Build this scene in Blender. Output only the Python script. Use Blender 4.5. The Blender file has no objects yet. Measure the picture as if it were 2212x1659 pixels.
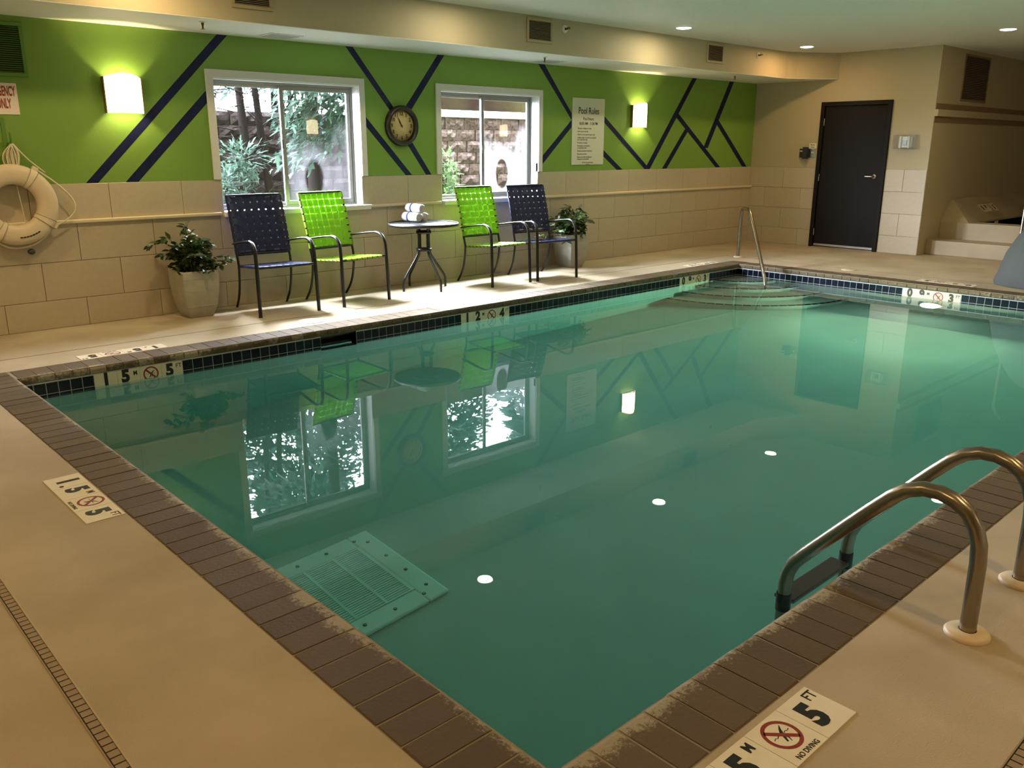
import bpy, bmesh, math, random
from mathutils import Vector, Matrix
random.seed(7)
PI = math.pi
S = bpy.context.scene
COL = S.collection

# ------------------------------------------------------------------ camera
def make_camera():
    F = 1829.655
    a, p, q = (math.radians(v) for v in (42.79930597, 15.63606183, -0.10176792))
    f = Vector((math.sin(a)*math.cos(p), math.cos(a)*math.cos(p), -math.sin(p)))
    rt = Vector((math.cos(a), -math.sin(a), 0)); dn = f.cross(rt)
    c, s = math.cos(q), math.sin(q)
    right = c*rt + s*dn; down = -s*rt + c*dn
    cam = bpy.data.cameras.new('camera'); o = bpy.data.objects.new('camera', cam); COL.objects.link(o)
    m = Matrix((( right.x, -down.x, -f.x, 0), (right.y, -down.y, -f.y, 0), (right.z, -down.z, -f.z, 1.45), (0, 0, 0, 1)))
    o.matrix_world = m
    cam.sensor_fit = 'HORIZONTAL'; cam.sensor_width = 36; cam.lens = F/2212*36
    cam.clip_start = .05; cam.clip_end = 200
    S.camera = o
make_camera()

# ------------------------------------------------------------------ exposure, world, lamps
vs = S.view_settings
vs.view_transform = 'Standard'; vs.look = 'None'; vs.gamma = 1; vs.use_curve_mapping = False
vs.exposure = 0.32
S.cycles.use_denoising = True
S.cycles.sample_clamp_indirect = 3.0
S.cycles.caustics_reflective = False
S.cycles.max_bounces = 10
S.cycles.diffuse_bounces = 4
S.cycles.glossy_bounces = 4
S.cycles.transmission_bounces = 6
S.cycles.transparent_max_bounces = 12
S.cycles.blur_glossy = .5

SKY = 400.0
def make_world():
    w = bpy.data.worlds.new('overcast_sky'); S.world = w; w.use_nodes = True
    nt = w.node_tree; nt.nodes.clear()
    tc = nt.nodes.new('ShaderNodeTexCoord'); sx = nt.nodes.new('ShaderNodeSeparateXYZ')
    nt.links.new(tc.outputs['Generated'], sx.inputs[0])
    mr = nt.nodes.new('ShaderNodeMapRange')                       # overcast sky: zenith about three times the horizon
    mr.inputs['From Min'].default_value = 0; mr.inputs['From Max'].default_value = 1
    mr.inputs['To Min'].default_value = SKY*.45; mr.inputs['To Max'].default_value = SKY*1.1
    nt.links.new(sx.outputs['Z'], mr.inputs['Value'])
    bg = nt.nodes.new('ShaderNodeBackground'); bg.inputs['Color'].default_value = (.86, .90, 1, 1)
    nt.links.new(mr.outputs[0], bg.inputs['Strength'])
    out = nt.nodes.new('ShaderNodeOutputWorld'); nt.links.new(bg.outputs[0], out.inputs[0])
    w.cycles.sampling_method = 'MANUAL'; w.cycles.sample_map_resolution = 256
make_world()

def light(name, kind, loc, energy, color, rot=(0, 0, 0), parent=None, **k):
    l = bpy.data.lights.new(name, kind); l.energy = energy; l.color = color
    for a, b in k.items(): setattr(l, a, b)
    o = bpy.data.objects.new(name, l); COL.objects.link(o); o.location = loc; o.rotation_euler = rot
    if parent: o.parent = parent
    return o

def portal(name, x0, x1, z0, z1, y):                               # guides sky sampling through a window opening
    o = light(name, 'AREA', ((x0+x1)/2, y, (z0+z1)/2), 1, (1, 1, 1), (-PI/2, 0, 0), shape='RECTANGLE', size=x1-x0, size_y=z1-z0)
    o.data.cycles.is_portal = True
portal('window_portal', 3.43, 4.94, .87, 2.04, 7.80)
portal('window_portal', 5.97, 7.46, .87, 2.04, 7.80)

LAMP_E = 17.0
WARM = (1, .71, .33); AMBER = (1, .64, .25); WARMER = (1, .60, .24); NEUTRAL = (1, .86, .56)
# x, y, colour, strength factor of the recessed ceiling lamps (built below)
DOWNLIGHTS = [(5.37, 6.22, NEUTRAL, .42), (8.40, 6.23, NEUTRAL, .62), (11.12, 6.22, WARMER, .62), (11.16, 3.77, WARM, .62),
              (11.24, 1.1, WARM, .4), (8.4, -.3, AMBER, .8), (5.4, -.3, AMBER, .8), (2.4, -.3, AMBER, .9), (-.4, .9, AMBER, .9), (-.4, 3.4, AMBER, .95), (.3, 6.2, WARM, 1.1), (2.48, 6.22, WARM, .85)]
SCONCE_E = 19.0
POOL_E = 440.0

# ------------------------------------------------------------------ materials
def lin(h):
    h = h.lstrip('#'); out = []
    for i in (0, 2, 4):
        c = int(h[i:i+2], 16)/255
        out.append(c/12.92 if c <= .04045 else ((c+.055)/1.055)**2.4)
    return tuple(out)+(1,)

def mat(name, col, rough=.6, metal=0, bump=0, bscale=80, vary=0, vscale=3, col2=None, spec=.5, detail=4, coords='Object', obj_vary=0, **k):
    m = bpy.data.materials.new(name); m.use_nodes = True
    nt = m.node_tree; b = nt.nodes['Principled BSDF']
    if isinstance(col, str): col = lin(col)
    if isinstance(col2, str): col2 = lin(col2)
    b.inputs['Base Color'].default_value = col; b.inputs['Roughness'].default_value = rough
    b.inputs['Metallic'].default_value = metal; b.inputs['Specular IOR Level'].default_value = spec
    for a, v in k.items(): b.inputs[a.replace('_', ' ')].default_value = v
    tc = nt.nodes.new('ShaderNodeTexCoord')
    src = None
    if vary:
        n = nt.nodes.new('ShaderNodeTexNoise'); n.inputs['Scale'].default_value = vscale; n.inputs['Detail'].default_value = detail
        nt.links.new(tc.outputs[coords], n.inputs['Vector'])
        r = nt.nodes.new('ShaderNodeValToRGB')
        r.color_ramp.elements[0].position = .5-.25/max(vary, .01)*.5 if vary < 1 else .35
        r.color_ramp.elements[1].position = .5+.25/max(vary, .01)*.5 if vary < 1 else .65
        r.color_ramp.elements[0].color = col; r.color_ramp.elements[1].color = col2 or tuple(min(1, c*1.3) for c in col[:3])+(1,)
        nt.links.new(n.outputs['Fac'], r.inputs['Fac']); src = r.outputs['Color']
    if obj_vary:
        oi = nt.nodes.new('ShaderNodeObjectInfo'); mm = nt.nodes.new('ShaderNodeMapRange')
        mm.inputs['To Min'].default_value = 1-obj_vary; mm.inputs['To Max'].default_value = 1+obj_vary
        nt.links.new(oi.outputs['Random'], mm.inputs['Value'])
        h = nt.nodes.new('ShaderNodeHueSaturation'); nt.links.new(mm.outputs[0], h.inputs['Value'])
        if src: nt.links.new(src, h.inputs['Color'])
        else: h.inputs['Color'].default_value = col
        src = h.outputs['Color']
    if src: nt.links.new(src, b.inputs['Base Color'])
    if bump:
        n2 = nt.nodes.new('ShaderNodeTexNoise'); n2.inputs['Scale'].default_value = bscale; n2.inputs['Detail'].default_value = 3
        nt.links.new(tc.outputs[coords], n2.inputs['Vector'])
        bp = nt.nodes.new('ShaderNodeBump'); bp.inputs['Strength'].default_value = bump; bp.inputs['Distance'].default_value = .01
        nt.links.new(n2.outputs['Fac'], bp.inputs['Height']); nt.links.new(bp.outputs[0], b.inputs['Normal'])
    return m

def emat(name, col, strength):
    m = bpy.data.materials.new(name); m.use_nodes = True; nt = m.node_tree; nt.nodes.clear()
    e = nt.nodes.new('ShaderNodeEmission'); e.inputs[0].default_value = tuple(col)[:3]+(1,); e.inputs[1].default_value = strength
    o = nt.nodes.new('ShaderNodeOutputMaterial'); nt.links.new(e.outputs[0], o.inputs[0]); return m

M = {}
M['deck'] = mat('deck_coating', (.375, .305, .205, 1), .8, bump=.22, bscale=210, vary=1, vscale=1.7, col2=(.465, .385, .275, 1), spec=.2, detail=9)
M['ceil'] = mat('ceiling_texture', (.88, .86, .83, 1), .55, bump=.5, bscale=38, spec=.35)
M['beige'] = mat('beige_paint', (.45, .385, .255, 1), .55, bump=.15, bscale=60, spec=.35)
M['beige_dark'] = mat('dark_beige_paint', (.22, .145, .07, 1), .5)
M['green'] = mat('green_paint', (.175, .305, .048, 1), .5, bump=.1, bscale=60, spec=.35)
M['navy_paint'] = mat('navy_paint', (.005, .007, .040, 1), .6, spec=.2)
M['walltile'] = mat('wall_tile_glaze', (.485, .415, .30, 1), .42, vary=1, vscale=30, col2=(.515, .44, .32, 1), obj_vary=.03, spec=.4)
M['grout'] = mat('wall_grout', (.20, .14, .08, 1), .9)
M['rail'] = mat('rail_glaze', (.70, .60, .42, 1), .3)
M['white'] = mat('white_paint', (.80, .80, .78, 1), .4)
M['alu'] = mat('window_aluminium', (.30, .30, .29, 1), .4, metal=.6)
M['alu_light'] = mat('window_aluminium_edge', (.62, .62, .62, 1), .35, metal=.5)
M['black'] = mat('black_plastic', (.006, .006, .006, 1), .45)
M['frame'] = mat('chair_powder_coat', (.007, .006, .005, 1), .38, spec=.4)
M['door'] = mat('door_paint', (.010, .007, .005, 1), .5, spec=.12)
M['steel'] = mat('stainless_steel', (.33, .29, .24, 1), .27, metal=1, bump=.05, bscale=40)
M['nickel'] = mat('satin_nickel', (.62, .6, .56, 1), .25, metal=1)
M['flange'] = mat('flange_plastic', (.66, .52, .34, 1), .45)
M['poolwhite'] = mat('pool_plaster', (.42, .50, .46, 1), .7, vary=1, vscale=2, col2=(.46, .54, .50, 1))
M['pooltile'] = mat('navy_pool_tile', (.003, .005, .012, 1), .2, obj_vary=.3, spec=.3)
M['poolgrout'] = mat('pool_grout', (.42, .44, .45, 1), .8)
M['marker'] = mat('marker_tile', (.74, .66, .50, 1), .35, vary=1, vscale=20, col2=(.78, .71, .56, 1))
M['ink'] = mat('black_ink', (.006, .005, .004, 1), .5)
M['redink'] = mat('red_ink', (.24, .022, .012, 1), .5)
M['signwhite'] = mat('sign_board', (.68, .68, .56, 1), .45)
M['signwhite2'] = mat('sign_vinyl', (.80, .68, .62, 1), .45)
M['soil'] = mat('soil', (.012, .009, .006, 1), .9)
M['pot'] = mat('stone_planter', (.40, .375, .31, 1), .7, bump=.3, bscale=30, vary=1, vscale=14, col2=(.46, .43, .36, 1))
M['stem'] = mat('plant_stem', (.06, .04, .02, 1), .8)
M['buoy'] = mat('buoy_foam', (.70, .58, .41, 1), .5, bump=.1, bscale=40)
M['band'] = mat('buoy_band', (.74, .63, .46, 1), .5)
M['bandedge'] = mat('band_edge', (.30, .22, .13, 1), .7)
M['rope'] = mat('white_rope', (.72, .64, .48, 1), .8, bump=.4, bscale=150)
M['float'] = mat('grey_float', (.035, .05, .05, 1), .45)
M['vent_beige'] = mat('beige_vent_paint', (.42, .33, .19, 1), .45)
M['vent_green'] = mat('green_vent_paint', (.10, .23, .025, 1), .45)
M['dark'] = mat('dark_void', (.008, .007, .006, 1), .9)
M['brass'] = mat('brass_sprinkler', (.16, .09, .03, 1), .3, metal=1)
M['clockface'] = mat('cream_dial', (.55, .42, .19, 1), .5, vary=1, vscale=8, col2=(.62, .48, .22, 1))
M['clockrim'] = mat('dark_clock_rim', (.009, .007, .004, 1), .35)
M['brownink'] = mat('brown_ink', (.045, .022, .006, 1), .5)
M['towel'] = mat('white_terry', (.60, .60, .61, 1), .95, bump=.5, bscale=160)
M['towelend'] = mat('terry_roll_end', (.66, .62, .54, 1), .95, bump=.5, bscale=160)
M['towelnavy'] = mat('navy_terry', (.012, .016, .09, 1), .9)
M['cover'] = mat('grey_cover_fabric', (.075, .080, .080, 1), .8, bump=.25, bscale=18)
M['tabletop'] = mat('textured_dark_glass', (.03, .032, .034, 1), .16, bump=.45, bscale=110, spec=1.0)
M['gratewhite'] = mat('drain_white_plastic', (.86, .92, .88, 1), .5)
M['void'] = mat('drain_slot_shadow', (.07, .10, .09, 1), .8)
M['drainbeige'] = mat('deck_drain_plastic', (.26, .185, .105, 1), .55)
M['drainlip'] = mat('drain_edge', (.42, .32, .19, 1), .5)
M['shadelip'] = mat('sconce_metal', (.35, .22, .10, 1), .35, metal=.8)
M['clear'] = None

def brick_material():
    m = mat('coping_brick', (.108, .077, .047, 1), .65, bump=.22, bscale=70, obj_vary=.14, spec=.2)
    nt = m.node_tree; b = nt.nodes['Principled BSDF']
    hs = [n for n in nt.nodes if n.type == 'HUE_SAT'][0]
    tc = nt.nodes.new('ShaderNodeTexCoord'); sx = nt.nodes.new('ShaderNodeSeparateXYZ'); nt.links.new(tc.outputs['Object'], sx.inputs[0])
    oi = nt.nodes.new('ShaderNodeObjectInfo')
    geo = nt.nodes.new('ShaderNodeNewGeometry')
    n = nt.nodes.new('ShaderNodeTexNoise'); n.inputs['Scale'].default_value = 46; n.inputs['Detail'].default_value = 8; n.inputs['Roughness'].default_value = .85
    nt.links.new(geo.outputs['Position'], n.inputs['Vector'])
    n3 = nt.nodes.new('ShaderNodeTexNoise'); n3.inputs['Scale'].default_value = 2.1; n3.inputs['Detail'].default_value = 2
    nt.links.new(geo.outputs['Position'], n3.inputs['Vector'])
    # pale mineral deposit: near the water edge (local x towards the pool), broken up by noise
    mr = nt.nodes.new('ShaderNodeMapRange'); mr.inputs['From Min'].default_value = .11; mr.inputs['From Max'].default_value = .225
    mr.inputs['To Min'].default_value = -.25; mr.inputs['To Max'].default_value = .22
    nt.links.new(sx.outputs['X'], mr.inputs['Value'])
    a1 = nt.nodes.new('ShaderNodeMath'); a1.operation = 'ADD'; nt.links.new(mr.outputs[0], a1.inputs[0]); nt.links.new(n.outputs['Fac'], a1.inputs[1])
    a2 = nt.nodes.new('ShaderNodeMath'); a2.operation = 'MULTIPLY_ADD'; nt.links.new(oi.outputs['Random'], a2.inputs[0]); a2.inputs[1].default_value = .12
    nt.links.new(a1.outputs[0], a2.inputs[2])
    a3 = nt.nodes.new('ShaderNodeMath'); a3.operation = 'MULTIPLY_ADD'; nt.links.new(n3.outputs['Fac'], a3.inputs[0]); a3.inputs[1].default_value = .55
    nt.links.new(a2.outputs[0], a3.inputs[2])
    gy = nt.nodes.new('ShaderNodeSeparateXYZ'); nt.links.new(geo.outputs['Position'], gy.inputs[0])   # splash deposit is worst at the deep corner
    my = nt.nodes.new('ShaderNodeMapRange'); my.inputs['From Min'].default_value = 2.2; my.inputs['From Max'].default_value = 4.4; my.inputs['To Max'].default_value = -.16
    nt.links.new(gy.outputs['Y'], my.inputs['Value'])
    mx_ = nt.nodes.new('ShaderNodeMapRange'); mx_.inputs['From Min'].default_value = 2.3; mx_.inputs['From Max'].default_value = 3.6; mx_.inputs['To Max'].default_value = -.14
    nt.links.new(gy.outputs['X'], mx_.inputs['Value'])
    a4 = nt.nodes.new('ShaderNodeMath'); nt.links.new(a3.outputs[0], a4.inputs[0]); nt.links.new(my.outputs[0], a4.inputs[1])
    a5 = nt.nodes.new('ShaderNodeMath'); nt.links.new(a4.outputs[0], a5.inputs[0]); nt.links.new(mx_.outputs[0], a5.inputs[1])
    rp = nt.nodes.new('ShaderNodeMapRange'); rp.inputs['From Min'].default_value = .87; rp.inputs['From Max'].default_value = .99
    nt.links.new(a5.outputs[0], rp.inputs['Value'])
    mx = nt.nodes.new('ShaderNodeMix'); mx.data_type = 'RGBA'
    nt.links.new(rp.outputs[0], mx.inputs[0]); nt.links.new(hs.outputs[0], mx.inputs[6]); mx.inputs[7].default_value = (.33, .285, .205, 1)
    nt.links.new(mx.outputs[2], b.inputs['Base Color'])
    return m
M['brick'] = brick_material()
M['mortar'] = mat('coping_mortar', (.25, .21, .15, 1), .9, bump=.4, bscale=60)

def strap_material(name, col, tr):
    m = bpy.data.materials.new(name); m.use_nodes = True; nt = m.node_tree; b = nt.nodes['Principled BSDF']
    b.inputs['Base Color'].default_value = col; b.inputs['Roughness'].default_value = .38
    t = nt.nodes.new('ShaderNodeBsdfTranslucent'); t.inputs[0].default_value = tuple(min(1, c*1.5) for c in col[:3])+(1,)
    mx = nt.nodes.new('ShaderNodeMixShader'); mx.inputs[0].default_value = tr
    out = [n for n in nt.nodes if n.type == 'OUTPUT_MATERIAL'][0]
    nt.links.new(b.outputs[0], mx.inputs[1]); nt.links.new(t.outputs[0], mx.inputs[2]); nt.links.new(mx.outputs[0], out.inputs[0])
    return m
M['strap_green'] = strap_material('lime_vinyl_strap', (.38, .60, .06, 1), .5)
M['strap_navy'] = strap_material('navy_vinyl_strap', (.004, .008, .055, 1), .02)

def leaf_material(name, col, col2, tr=.25, rough=.35, spec=.5):
    m = bpy.data.materials.new(name); m.use_nodes = True; nt = m.node_tree; b = nt.nodes['Principled BSDF']
    b.inputs['Roughness'].default_value = rough; b.inputs['Specular IOR Level'].default_value = spec
    g = nt.nodes.new('ShaderNodeNewGeometry'); oi = nt.nodes.new('ShaderNodeObjectInfo')
    ad = nt.nodes.new('ShaderNodeMath'); ad.operation = 'ADD'; nt.links.new(g.outputs['Random Per Island'], ad.inputs[0]); nt.links.new(oi.outputs['Random'], ad.inputs[1])
    fr = nt.nodes.new('ShaderNodeMath'); fr.operation = 'FRACT'; nt.links.new(ad.outputs[0], fr.inputs[0])
    mx = nt.nodes.new('ShaderNodeMix'); mx.data_type = 'RGBA'; mx.inputs[6].default_value = col; mx.inputs[7].default_value = col2
    nt.links.new(fr.outputs[0], mx.inputs[0]); nt.links.new(mx.outputs[2], b.inputs['Base Color'])
    t = nt.nodes.new('ShaderNodeBsdfTranslucent'); nt.links.new(mx.outputs[2], t.inputs[0])
    ms = nt.nodes.new('ShaderNodeMixShader'); ms.inputs[0].default_value = tr
    out = [n for n in nt.nodes if n.type == 'OUTPUT_MATERIAL'][0]
    nt.links.new(b.outputs[0], ms.inputs[1]); nt.links.new(t.outputs[0], ms.inputs[2]); nt.links.new(ms.outputs[0], out.inputs[0])
    return m
M['leaf'] = leaf_material('ficus_leaf', (.018, .032, .008, 1), (.05, .08, .018, 1))
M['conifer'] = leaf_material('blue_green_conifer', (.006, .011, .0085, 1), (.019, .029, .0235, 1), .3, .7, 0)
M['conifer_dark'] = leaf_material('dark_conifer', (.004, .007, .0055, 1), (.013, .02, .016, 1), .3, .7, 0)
M['conifer_skylit'] = leaf_material('skylit_conifer', (.012, .022, .019, 1), (.05, .075, .068, 1), .35, .7, 0)  # paler copy of the conifer leaf, sky light painted into its colour
M['bush'] = leaf_material('green_bush_leaf', (.014, .026, .010, 1), (.040, .056, .028, 1), .3, .7, 0)
M['bark'] = mat('tree_bark', (.003, .0025, .0025, 1), .9, bump=.4, bscale=20, spec=0)
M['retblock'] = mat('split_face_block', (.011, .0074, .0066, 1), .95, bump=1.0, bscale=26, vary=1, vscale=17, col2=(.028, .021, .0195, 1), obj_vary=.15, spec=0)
M['shadeblock'] = mat('shade_painted_block', (.0045, .0035, .0035, 1), .95, bump=1.0, bscale=26, vary=1, vscale=17, col2=(.010, .008, .008, 1), obj_vary=.2, spec=0)  # darker copy of the split-face block, tree shade painted into its colour
M['capblock'] = mat('pale_cap_block', (.20, .195, .18, 1), .9, bump=.5, bscale=20, spec=0)
M['mulch'] = mat('bark_mulch', (.013, .008, .0065, 1), .95, bump=.8, bscale=12, vary=1, vscale=1.2, col2=(.03, .027, .014, 1), spec=0)
M['bank'] = mat('dark_bark_bank', (.0024, .0015, .0012, 1), .95, bump=.8, bscale=12, vary=1, vscale=1.2, col2=(.005, .0044, .002, 1), spec=0)
M['grassy'] = mat('grass_ground', (.025, .036, .02, 1), .95, bump=.6, bscale=40, vary=1, vscale=8, col2=(.05, .06, .036, 1), spec=0)

def glass_material(name, haze=0):
    m = bpy.data.materials.new(name); m.use_nodes = True; nt = m.node_tree; nt.nodes.clear()
    tr = nt.nodes.new('ShaderNodeBsdfTransparent'); tr.inputs[0].default_value = (.93, .95, .95, 1)
    gl = nt.nodes.new('ShaderNodeBsdfGlossy'); gl.inputs['Roughness'].default_value = .0
    lw = nt.nodes.new('ShaderNodeLayerWeight'); pw = nt.nodes.new('ShaderNodeMath'); pw.operation = 'POWER'; pw.inputs[1].default_value = 5
    nt.links.new(lw.outputs['Facing'], pw.inputs[0])
    fr = nt.nodes.new('ShaderNodeMath'); fr.operation = 'MULTIPLY_ADD'; fr.inputs[1].default_value = .93; fr.inputs[2].default_value = .045
    nt.links.new(pw.outputs[0], fr.inputs[0]); lw.inputs['Blend'].default_value = .5
    mx = nt.nodes.new('ShaderNodeMixShader'); out = nt.nodes.new('ShaderNodeOutputMaterial')
    nt.links.new(fr.outputs[0], mx.inputs[0]); nt.links.new(tr.outputs[0], mx.inputs[1]); nt.links.new(gl.outputs[0], mx.inputs[2])
    if not haze:
        nt.links.new(mx.outputs[0], out.inputs[0]); return m
    # condensation haze between the panes: soft upright patches with a clear oval low down
    tc = nt.nodes.new('ShaderNodeTexCoord')
    mp = nt.nodes.new('ShaderNodeMapping'); mp.inputs['Scale'].default_value = (3.4, 1, 1.4); nt.links.new(tc.outputs['Object'], mp.inputs[0])
    n = nt.nodes.new('ShaderNodeTexNoise'); n.inputs['Scale'].default_value = 1.2; n.inputs['Detail'].default_value = 4; nt.links.new(mp.outputs[0], n.inputs['Vector'])
    sx = nt.nodes.new('ShaderNodeSeparateXYZ'); nt.links.new(tc.outputs['Object'], sx.inputs[0])
    up = nt.nodes.new('ShaderNodeMapRange'); up.inputs['From Min'].default_value = .45; up.inputs['From Max'].default_value = -.55
    up.inputs['To Min'].default_value = -.18; up.inputs['To Max'].default_value = .30; nt.links.new(sx.outputs['Z'], up.inputs['Value'])
    ad = nt.nodes.new('ShaderNodeMath'); nt.links.new(n.outputs['Fac'], ad.inputs[0]); nt.links.new(up.outputs[0], ad.inputs[1])
    rp = nt.nodes.new('ShaderNodeMapRange'); rp.interpolation_type = 'SMOOTHSTEP'
    rp.inputs['From Min'].default_value = .40; rp.inputs['From Max'].default_value = .80; rp.inputs['To Max'].default_value = haze
    nt.links.new(ad.outputs[0], rp.inputs['Value'])
    el = nt.nodes.new('ShaderNodeMapping'); el.inputs['Location'].default_value = (.02, 0, .30); el.vector_type = 'POINT'
    el.inputs['Scale'].default_value = (9.0, .001, 5.0); nt.links.new(tc.outputs['Object'], el.inputs[0])
    el.inputs['Location'].default_value = (.5, 0, 1.55)
    ln = nt.nodes.new('ShaderNodeVectorMath'); ln.operation = 'LENGTH'; nt.links.new(el.outputs[0], ln.inputs[0])
    ov = nt.nodes.new('ShaderNodeMapRange'); ov.inputs['From Min'].default_value = .8; ov.inputs['From Max'].default_value = 1.05
    nt.links.new(ln.outputs['Value'], ov.inputs['Value'])
    mu = nt.nodes.new('ShaderNodeMath'); mu.operation = 'MULTIPLY'; nt.links.new(rp.outputs[0], mu.inputs[0]); nt.links.new(ov.outputs[0], mu.inputs[1])
    df = nt.nodes.new('ShaderNodeBsdfTranslucent'); df.inputs[0].default_value = (.62, .62, .66, 1)
    m2 = nt.nodes.new('ShaderNodeMixShader'); nt.links.new(mu.outputs[0], m2.inputs[0]); nt.links.new(mx.outputs[0], m2.inputs[1]); nt.links.new(df.outputs[0], m2.inputs[2])
    nt.links.new(m2.outputs[0], out.inputs[0]); return m
M['glass'] = glass_material('window_glass'); M['hazy'] = glass_material('fogged_window_glass', .035); M['hazy_thin'] = glass_material('lightly_fogged_window_glass', .006)
M['clear'] = glass_material('clear_plastic')

def water_material():
    m = bpy.data.materials.new('pool_water'); m.use_nodes = True; nt = m.node_tree; nt.nodes.clear()
    g = nt.nodes.new('ShaderNodeBsdfGlass'); g.inputs['IOR'].default_value = 1.333; g.inputs['Roughness'].default_value = 0
    g.inputs['Color'].default_value = (1, 1, 1, 1)
    tc = nt.nodes.new('ShaderNodeTexCoord')
    n = nt.nodes.new('ShaderNodeTexNoise'); n.inputs['Scale'].default_value = 3.2; n.inputs['Detail'].default_value = 2
    nt.links.new(tc.outputs['Object'], n.inputs['Vector'])
    b = nt.nodes.new('ShaderNodeBump'); b.inputs['Strength'].default_value = .014; b.inputs['Distance'].default_value = .012
    nt.links.new(n.outputs['Fac'], b.inputs['Height']); nt.links.new(b.outputs[0], g.inputs['Normal'])
    va = nt.nodes.new('ShaderNodeVolumeAbsorption'); va.inputs['Color'].default_value = (.50, .845, .825, 1); va.inputs['Density'].default_value = .80
    out = nt.nodes.new('ShaderNodeOutputMaterial'); nt.links.new(g.outputs[0], out.inputs[0]); nt.links.new(va.outputs[0], out.inputs[1])
    return m
M['water'] = water_material()

# ------------------------------------------------------------------ mesh helpers
class MB:
    def __init__(s): s.v = []; s.f = []; s.sm = []
    def add(s, vs, fs, smooth=False):
        o = len(s.v); s.v += [tuple(v) for v in vs]; s.f += [tuple(i+o for i in f) for f in fs]; s.sm += [smooth]*len(fs); return s
    def box(s, x0, x1, y0, y1, z0, z1):
        v = [(x0, y0, z0), (x1, y0, z0), (x1, y1, z0), (x0, y1, z0), (x0, y0, z1), (x1, y0, z1), (x1, y1, z1), (x0, y1, z1)]
        return s.add(v, [(3, 2, 1, 0), (4, 5, 6, 7), (0, 1, 5, 4), (1, 2, 6, 5), (2, 3, 7, 6), (3, 0, 4, 7)])
    def prism(s, pts, z0, z1):                                  # polygon (counter-clockwise in xy) extruded in z
        n = len(pts); v = [(x, y, z0) for x, y in pts]+[(x, y, z1) for x, y in pts]
        return s.add(v, [tuple(range(n-1, -1, -1)), tuple(range(n, 2*n))]+[(i, (i+1) % n, n+(i+1) % n, n+i) for i in range(n)])
    def prism_xz(s, pts, y0, y1):                               # polygon in xz extruded in y
        n = len(pts); v = [(x, y0, z) for x, z in pts]+[(x, y1, z) for x, z in pts]
        return s.add(v, [tuple(range(n)), tuple(range(2*n-1, n-1, -1))]+[((i+1) % n, i, n+i, n+(i+1) % n) for i in range(n)])
    def tube(s, pts, r, n=10, r2=None, up=None, cap=True):      # r may be a list; r2 = second radius (oval)
        P = [Vector(p) for p in pts]; k = len(P); R = r if isinstance(r, (list, tuple)) else [r]*k
        prev = None; vs = []
        for i in range(k):
            t = ((P[min(i+1, k-1)]-P[i]).normalized()+(P[i]-P[max(i-1, 0)]).normalized())
            t = t.normalized() if t.length > 1e-9 else Vector((0, 0, 1))
            if prev is None:
                u = Vector(up) if up else (Vector((1, 0, 0)) if abs(t.x) < .8 else Vector((0, 1, 0)))
            else: u = prev
            u = (u-t*u.dot(t)).normalized(); w = t.cross(u); prev = u
            rb = R[i]*(r2/r if r2 and not isinstance(r, (list, tuple)) else 1)
            for j in range(n):
                a = 2*PI*j/n; vs.append(P[i]+u*math.cos(a)*R[i]+w*math.sin(a)*rb)
        fs = [(i*n+j, i*n+(j+1) % n, (i+1)*n+(j+1) % n, (i+1)*n+j) for i in range(k-1) for j in range(n)]
        s.add(vs, fs, True)
        if cap:
            s.add(vs[:n], [tuple(range(n-1, -1, -1))]); s.add(vs[-n:], [tuple(range(n))])
        return s
    def lathe(s, prof, n=32, axis='z', c=(0, 0, 0), smooth=True, sx=1, sy=1, caps=False):   # prof: (radius, height)
        vs = []; k = len(prof)
        for r, h in prof:
            for j in range(n):
                a = 2*PI*j/n; x, y = r*math.cos(a)*sx, r*math.sin(a)*sy
                if axis == 'z': p = (x, y, h)
                elif axis == 'y': p = (x, h, -y)
                else: p = (h, x, y)
                vs.append((p[0]+c[0], p[1]+c[1], p[2]+c[2]))
        fs = [(i*n+j, i*n+(j+1) % n, (i+1)*n+(j+1) % n, (i+1)*n+j) for i in range(k-1) for j in range(n)]
        s.add(vs, fs, smooth)
        if caps and prof[0][0] > 1e-6: s.add(vs[:n], [tuple(range(n-1, -1, -1))])
        if caps and prof[-1][0] > 1e-6: s.add(vs[-n:], [tuple(range(n))])
        return s
    def mesh(s, name, m):
        me = bpy.data.meshes.new(name); me.from_pydata(s.v, [], s.f); me.polygons.foreach_set('use_smooth', s.sm)
        me.validate()
        for mm in (m if isinstance(m, (list, tuple)) else [m]): me.materials.append(mm)
        me.update(); return me
    def build(s, name, m, parent=None, loc=(0, 0, 0), rot=(0, 0, 0), kind=None, bevel=0, seg=2):
        return put(name, s.mesh(name, m), parent, loc, rot, kind, bevel, seg)

def put(name, me, parent=None, loc=(0, 0, 0), rot=(0, 0, 0), kind=None, bevel=0, seg=2):
    o = bpy.data.objects.new(name, me); COL.objects.link(o); o.location = loc; o.rotation_euler = rot
    if parent: o.parent = parent
    if kind: o['kind'] = kind
    if bevel:
        b = o.modifiers.new('bevel', 'BEVEL'); b.width = bevel; b.segments = seg; b.limit_method = 'ANGLE'; b.angle_limit = .7
    return o

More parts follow.
